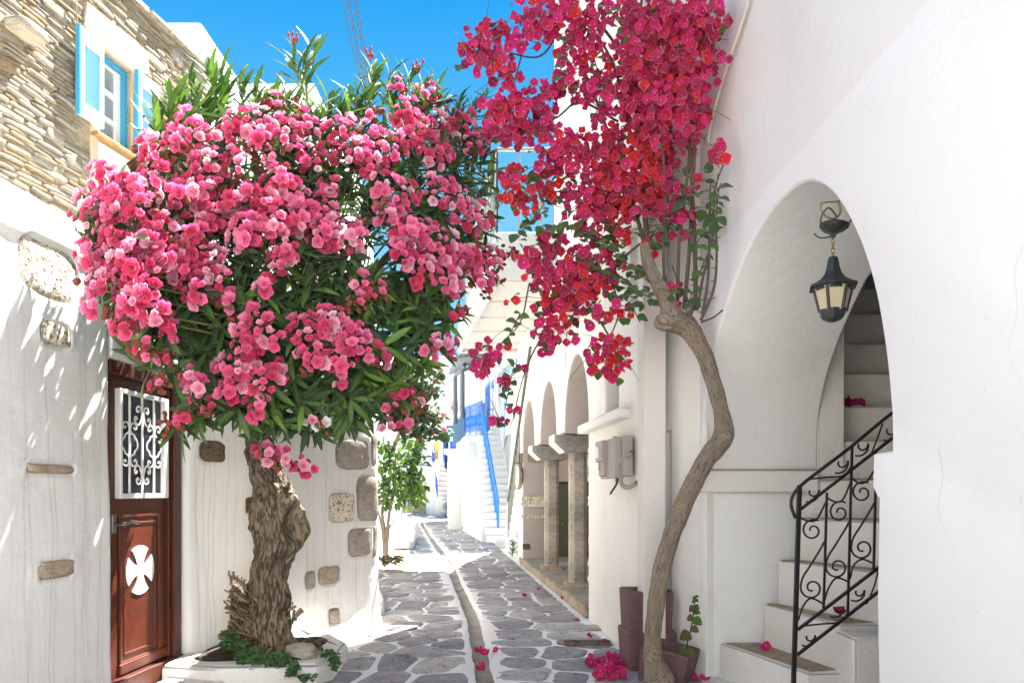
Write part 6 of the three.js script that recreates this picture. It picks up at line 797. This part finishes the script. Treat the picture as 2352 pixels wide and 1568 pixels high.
    const nl = Math.round(n * (y > 380 && x > 1200 ? .34 : .16)) + 1; for (let i = 0; i < nl; i++) { const p = at(x + rr(-1.25, 1.25, r) * R0, y + rr(-1.2, 1.25, r) * R0, Zc + rr(-.05, .2, r)); if (p.x > 1.33) p.x = 1.33; lv.push({ p, q: along(V(rr(-1, 1, r), rr(-1, .4, r), rr(-.4, .8, r)), V(rr(-.5, .5, r), 1, .6)), s: rr(.045, .08, r), t: Math.floor(r() * 4), k: 0 }); }
    if (r() < .5) { const a = at(x, y, Zc), d = V(rr(-1, 1, r), rr(-1, .7, r), rr(-.2, .3, r)).normalize(); tw.push(tube([a, a.clone().addScaledVector(d, .12), a.clone().addScaledVector(d, .24).add(V(0, -.04, 0))], [.003, .002, .0015], 4, 4)); } }
  // leafy sprigs: green stems with broad leaves
  for (const sp of [[[1545, 680], [1480, 640], [1400, 570], [1310, 520], [1250, 530]], [[1520, 700], [1450, 660], [1380, 620], [1320, 580]], [[1580, 700], [1610, 620], [1640, 540], [1650, 430]], [[1250, 470], [1210, 520], [1180, 545]], [[1480, 620], [1520, 540], [1560, 470], [1600, 440]], [[1600, 560], [1640, 480], [1655, 420]], [[1430, 560], [1400, 520], [1340, 490]], [[1180, 840], [1170, 890], [1160, 940]], [[1195, 720], [1165, 780]], [[1500, 100], [1430, 60], [1390, 10]], [[1300, 100], [1290, 170], [1330, 220]], [[1360, 120], [1380, 200], [1370, 260]], [[1400, 680], [1440, 690], [1470, 740]]]) { const c = new THREE.CatmullRomCurve3(sp.map(([x, y]) => at(x, y, bz(x) - .12))); tw.push(tube(c.getPoints(8), .004, 5, 16)); const n = Math.round(c.getLength() * 26); for (let i = 0; i < n; i++) { const p = c.getPoint(i / n), s = i % 2 ? 1 : -1; lv.push({ p, q: along(V(.6 * s + rr(-.4, .4, r), rr(-.7, .5, r), rr(.1, .7, r)), V(rr(-.3, .3, r), .7, .8)), s: rr(.05, .09, r), t: Math.floor(r() * 4), k: 0, front: p.distanceTo(camera.position) - 1 }); } }
  for (let i = 0; i < 330; i++) { const x = rr(1180, 1640, r), y = rr(380, 700, r), p = at(x, y, bz(x) + rr(-.02, .25, r)); if (p.x > 1.33 || (x < 1240 && y > 600) || (x > 1480 && y > 560)) continue; lv.push({ p, q: along(V(rr(-1, 1, r), rr(-1, .4, r), rr(-.4, .8, r)), V(rr(-.5, .5, r), 1, .6)), s: rr(.05, .09, r), t: Math.floor(r() * 4), k: 0 }); }
  scatter(bou, 'flower', 'flower_mass', [bract(1), bract(2), bract(3)], [[.74, .002, .14], [.52, .002, .10], [.86, .006, .22], [.86, .004, .022], [.74, .003, .05]], (c) => petalMat(c, .62), fl);
  scatter(bou, 'leaf', 'leaf_mass', [heartLeaf(.15)], [[.07, .16, .012], [.04, .10, .014], [.09, .17, .015], [.05, .12, .03]], (c) => leafMat2(c, .5), lv);
  part(bou, 'twigs', tw, M.twig, { kind: 'stuff' });
}

// ---------------------------------------------------------------- square pots behind the trunk
{
  const pot = (label, x, z, y, top, bot, h, ry, tilt) => { const t = thing('square_pot', label, 'plant pot', V(x, y, -z), 'square purple brown concrete pots'); const m = I4().makeRotationY(ry).multiply(I4().makeRotationZ(tilt)).setPosition(x, y, -z);
    const N = 36, sq = (w) => Array.from({ length: N }, (_, k) => { const a = (k + .5) / N * 6.2832, c = Math.cos(a), d = Math.sin(a), q = w / 2 / Math.pow(Math.abs(c) ** 14 + Math.abs(d) ** 14, 1 / 14); return [q * c, q * d]; });
    const P = [], I = [], ring = (pts, yy) => { const o = P.length / 3; pts.forEach(([a, b]) => P.push(a, yy, b)); return o; }, circ = (r0) => Array.from({ length: N }, (_, k) => { const a = (k + .5) / N * 6.2832; return [r0 * Math.cos(a), r0 * Math.sin(a)]; });
    const rings = [ring(sq(bot, .02), 0), ring(sq(top, .025), h - .012), ring(sq(top - .02, .025), h), ring(circ(top * .36), h), ring(circ(top * .34), h - .02), ring(circ(top * .30), .04)];
    for (let k = 0; k + 1 < rings.length; k++) for (let i = 0; i < N; i++) { const a = rings[k] + i, b = rings[k] + (i + 1) % N, c = rings[k + 1] + (i + 1) % N, d = rings[k + 1] + i; I.push(a, c, b, a, d, c); }
    for (const [o, f] of [[rings[0], 1], [rings.at(-1), 0]]) for (let i = 1; i + 1 < N; i++) f ? I.push(o, o + i, o + i + 1) : I.push(o, o + i + 1, o + i);
    const g = new THREE.BufferGeometry(); g.setAttribute('position', new THREE.Float32BufferAttribute(P, 3)); g.setIndex(I); g.computeVertexNormals(); const c = toCreasedNormals(g, .5); metric(c); c.applyMatrix4(m); part(t, 'body', c, M.pot); return t; };
  pot('upper square purple brown pot of the stack behind the bougainvillea trunk', 1.035, 5.56, .27, .36, .33, .33, .06, 0);
  pot('lower square purple brown pot under the other one of the stack', 1.04, 5.56, 0, .385, .35, .30, .08, 0);
  pot('tilted square purple brown pot lying in front of the stack', 1.10, 5.16, -.02, .36, .32, .27, -.5, -.16);
}
{ // young climber by the pilaster
  const t = thing('young_bougainvillea', 'young heart leaved shoot climbing beside the purple pots', 'plant', at(1552, 1568, 4.95)), c = new THREE.CatmullRomCurve3([[1548, 1575], [1570, 1520], [1580, 1470], [1590, 1430], [1594, 1395], [1597, 1368]].map(([x, y]) => at(x, y, 5.0))), r = rng(4);
  part(t, 'stem', tube(c.getPoints(14), [.006, .005, .003], 6, 24), Std({ color: col(.09, .03, .03) }));
  for (const [k, s, sc] of [[.02, -1, .06], [.08, 1, .075], [.15, -1, .085], [.2, 1, .06], [.3, 1, .08], [.33, -1, .07], [.48, -1, .095], [.55, 1, .06], [.66, 1, .075], [.68, -1, .06], [.75, 1, .05], [.82, -1, .055], [.84, 1, .045], [.92, -1, .03], [.94, 1, .03], [.98, -1, .028], [1, 1, .025]]) { const p = c.getPoint(k), q = along(V(s * .8, rr(-.9, -.1, r), .5), V(-s * .2, .5, 1)); piece(t, 'leaf', heartLeaf(.1), leafMat2(pick([[.05, .13, .015], [.07, .16, .02], [.10, .10, .02]], r), .4), I4().compose(p, q, V(sc, sc, sc))); }
}
// ---------------------------------------------------------------- fallen bracts
{
  const r = rng(55), g0 = bract(9), mats = [[.58, .008, .13], [.5, .006, .09], [.66, .01, .16]].map((c) => petalMat(c, .3));
  const drop = (x, y, h, label, s = .07, group = 'fallen bougainvillea blossoms scattered on the ground') => { const p = ground(x, y, h); const m = new THREE.Mesh(g0, pick(mats, r)); m.name = numbered('fallen_blossom'); m.position.copy(p).add(V(0, .012, 0)); m.scale.setScalar(s * rr(.8, 1.2, r)); m.rotation.set(-1.2 + rr(-.5, .5, r), rr(-.4, .4, r), r() * 6); m.castShadow = m.receiveShadow = true; m.userData = { label, category: 'blossom', group }; scene.add(m); };
  for (const [x, y, l] of [[1205, 1371, 'fallen magenta blossom left of the pair by the arcade kerb'], [1238, 1356, 'farthest fallen magenta blossom in front of the nearer column'], [1292, 1377, 'fallen magenta blossom closest to the arcade kerb stones'], [1325, 1427, 'fallen magenta blossom on the square access cover'], [1355, 1465, 'fallen magenta blossom just beyond the iron drain grating'], [1391, 1475, 'fallen magenta blossom at the right end of the iron drain grating'], [1140, 1499, 'fallen magenta blossom alone to the right of the gutter cluster'], [1105, 1532, 'upper of two fallen blossoms low in the gutter'], [1103, 1542, 'lower of two fallen blossoms in the gutter near the bottom edge'], [1430, 1497, 'fallen magenta blossom against the lower purple pot'], [1358, 1512, 'fallen magenta blossom left above the pile by the pots'], [980, 1208, 'tiny fallen magenta blossom far down the lane in the gutter']]) drop(x, y, .012, l);
  for (const [x, y] of [[1100, 1499], [1108, 1503], [1117, 1505]]) drop(x, y, .012, 'magenta blossom in the small cluster lying in the gutter', .085);
  drop(1760, 1492, .26, 'single magenta blossom on the lowest step', .08); drop(1925, 1412, .56, 'single magenta blossom on the second step behind the railing', .11);
  for (const [x, y] of [[1545, 1562], [1590, 1563], [1618, 1565]]) drop(x, y, .01, 'magenta blossom in the row at the foot of the white pilaster', .1);
  for (const [x, y] of [[1355, 1530], [1365, 1525], [1375, 1535], [1385, 1524], [1392, 1540], [1380, 1550], [1398, 1517], [1405, 1530], [1412, 1540], [1420, 1530], [1400, 1550], [1415, 1555], [1428, 1545], [1432, 1530], [1425, 1560], [1370, 1562], [1395, 1563], [1410, 1564], [1435, 1557], [1385, 1563], [1400, 1510], [1415, 1515], [1430, 1518]]) drop(x, y, .015, 'magenta blossom in the pile beside the purple pots', .095);
  const yq = (x, z, y) => { const m = new THREE.Mesh(g0, pick(mats, r)); m.name = numbered('fallen_blossom'); m.position.set(x, y, -z); m.scale.setScalar(.11 * rr(.8, 1.2, r)); m.rotation.set(-1 + rr(-.5, .5, r), r(), r() * 6); m.userData = { label: 'magenta blossom on the high step in the archway', category: 'blossom', group: 'fallen bougainvillea blossoms on the stairs' }; scene.add(m); };
  for (const x of [2.27, 2.32, 2.36, 2.41, 2.60, 2.66, 2.72]) yq(x, 5.62, 2.04);
  for (const [x, y, lab] of [[938, 1505, 'dry ochre leaf lying on a paving stone left of the gutter'], [1415, 1390 + 22, 'yellow leaf on the paving by the arcade kerb'], [985, 1300, 'dark leaf lying on the bright paving'], [1035, 1317, 'small dark leaf near the gutter']]) { const l = lance(.5, .16); l.deleteAttribute('color'); l.scale(.13, .15, .13); l.rotateX(-1.35); l.rotateY(1 + x); const p = ground(x, y, .01); l.translate(p.x, .025, p.z); single('fallen_leaf', lab, 'leaf', l, M.deadLeaf); }
}
// ---------------------------------------------------------------- bushes down the lane
function bush(name, label, cat, base, trunkPts, blobs, n, tones, seed, ls, flowers, geo) {
  const r = rng(seed), t = thing(name, label, cat, base), lv = [], fl = [];
  trunkPts.forEach((p) => part(t, 'trunk', tube(p.pts, p.w, 7, 20, { noise: .15, freq: 8 }), M.bark2));
  const w = blobs.reduce((s, b) => s + b[3] * b[4], 0); for (const [x, y, Z, rx, ry, dz] of blobs) for (let k = 0; k < n * rx * ry / w; k++) { const d = rdir(r).multiplyScalar(Math.cbrt(r())), p = at(x + rx * d.x, y + ry * d.y, Z + dz * d.z); lv.push({ p, q: along(V(d.x + rr(-.8, .8, r), rr(-1, .5, r) - d.y * .3, rr(-.5, 1, r)), V(rr(-.6, .6, r), 1, rr(-.2, .9, r))), s: rr(ls[0], ls[1], r), t: Math.floor(r() * tones.length), k: 0 }); if (flowers && r() < flowers) fl.push({ p: p.clone().add(V(0, 0, .05)), q: face(V(rr(-1, 1, r), rr(-.3, 1, r), 1), r() * 6), s: rr(.08, .12, r), t: 0, k: 0 }); }
  scatter(t, 'leaf', 'leaf_mass', [geo ?? heartLeaf(.2)], tones, (c) => geo ? leafMat(c, .45, .1) : leafMat2(c, .45), lv, 200); if (fl.length) scatter(t, 'flower', 'flower_mass', [bract(2)], [[.62, .03, .12]], (c) => petalMat(c, .4), fl, 60); return t;
}
{
  const Z = 12.8, b = at(884, 1290, Z), s = (pts, w) => ({ pts: pts.map(([x, y]) => at(x, y, Z)), w });
  bush('citrus_bush', 'bright green leafy young tree growing against the left corner', 'tree', b, [s([[886, 1292], [884, 1230], [878, 1180], [884, 1120]], [.05, .035, .02]), s([[886, 1290], [890, 1220], [896, 1165], [910, 1110]], [.045, .03, .02]), s([[884, 1290], [878, 1220], [866, 1160]], [.035, .02, .015]), s([[890, 1220], [905, 1195], [922, 1182]], [.018, .012, .008])],
    [[905, 1090, Z, 52, 62, .5], [935, 1035, Z, 36, 38, .4], [885, 1050, Z, 26, 40, .4], [930, 1110, Z, 45, 40, .4], [965, 1112, Z, 28, 14, .2], [890, 1140, Z, 32, 28, .4], [945, 1145, Z, 28, 16, .3], [880, 1010, Z, 14, 20, .2], [960, 1060, Z, 20, 24, .2]], 900, [[.055, .14, .012], [.09, .20, .015], [.025, .065, .008], [.13, .25, .02], [.04, .10, .012]], 61, [.10, .19], 0, lance(.3, .22));
  bush('dark_bougainvillea', 'dark trailing bougainvillea with small pink flowers hanging down the lane', 'climbing plant', at(925, 1000, 16), [s([[900, 1040], [930, 960], [960, 880]], [.04, .03, .02])],
    [[930, 930, 16, 45, 60, .6], [955, 980, 16, 40, 24, .4], [985, 885, 16, 25, 20, .3], [995, 850, 16, 18, 10, .2], [990, 960, 16, 40, 12, .2], [1000, 990, 16, 35, 10, .2], [950, 1010, 16, 30, 24, .3], [985, 905, 16, 40, 6, .2], [1010, 860, 16, 10, 14, .1], [925, 870, 16, 40, 30, .5], [975, 935, 16, 40, 5, .2], [1010, 1005, 16, 22, 6, .1]], 1350, [[.05, .11, .015], [.07, .14, .02], [.04, .08, .015]], 62, [.09, .15], .05);
  { const c = clover('weed_tuft', 'ochre green tuft at the foot of the young tree', [spot(892, 1293, 12.2, .22, .12, .1, 90)], 71, [[.20, .17, .03], [.28, .2, .04], [.12, .14, .02]], [.06, .12]); }
  clover('weed_tuft', 'small green weed at the foot of the bright stair wall', [spot(1078, 1217, 25, .2, .18, .15, 60)], 72, [[.10, .2, .02], [.14, .26, .03]], [.1, .2]);
  for (const [x, y0, y1, sd, lab] of [[1178, 1280, 1240, 1, 'shorter wispy weed at the foot of the arcade pier'], [1192, 1284, 1222, 2, 'taller wispy weed at the foot of the arcade pier']]) { const r = rng(sd), t = thing('weed', lab, 'plant', at(x, y0, 14.1)), st = [], Zw = 14.1; st.push(tube([at(x - 2, y0, Zw), at(x, (y0 + y1) / 2, Zw), at(x + 2, y1, Zw)], .008, 5, 8)); const nn = []; for (let k = 0; k < 60; k++) { const f = r(), p = at(x, lerp(y0 - 4, y1, f), Zw), d = V(rr(-1, 1, r), rr(.2, 1, r), rr(-.6, .6, r)).normalize(); nn.push(tube([p, p.clone().addScaledVector(d, rr(.04, .12, r))], .005, 4, 1)); } part(t, 'stem', st, M.twigGreen); part(t, 'leaves', nn, Std({ color: col(.09, .15, .03) }), { kind: 'stuff' }); }
}
{ // small things on the ground by the kerb
  const p = ground(1372, 1418, .01); single('yellow_peel', 'curved yellow peel lying by the arcade kerb', 'peel', [tube([V(p.x - .09, .03, p.z), V(p.x, .02, p.z + .02), V(p.x + .09, .035, p.z - .01)], [.006, .02, .006], 6, 8)], paint('#c9a92a', .6));
  const r = rng(77), g = []; for (let k = 0; k < 160; k++) { const a = ground(rr(780, 1420, r), rr(1350, 1566, r), .015), b = new THREE.IcosahedronGeometry(rr(.003, .009, r), 0); b.scale(1.3, .5, 1); b.translate(a.x, .016, a.z); if (a.x < Lx(-a.z) + .2 || a.x > Rx(-a.z) - .1) continue; g.push(metric(b)); } const m = single('grit', 'dark crumbs and grit scattered over the paving', 'grit', g, M.soil); m.userData.kind = 'stuff';
}
renderer.render(scene, camera);
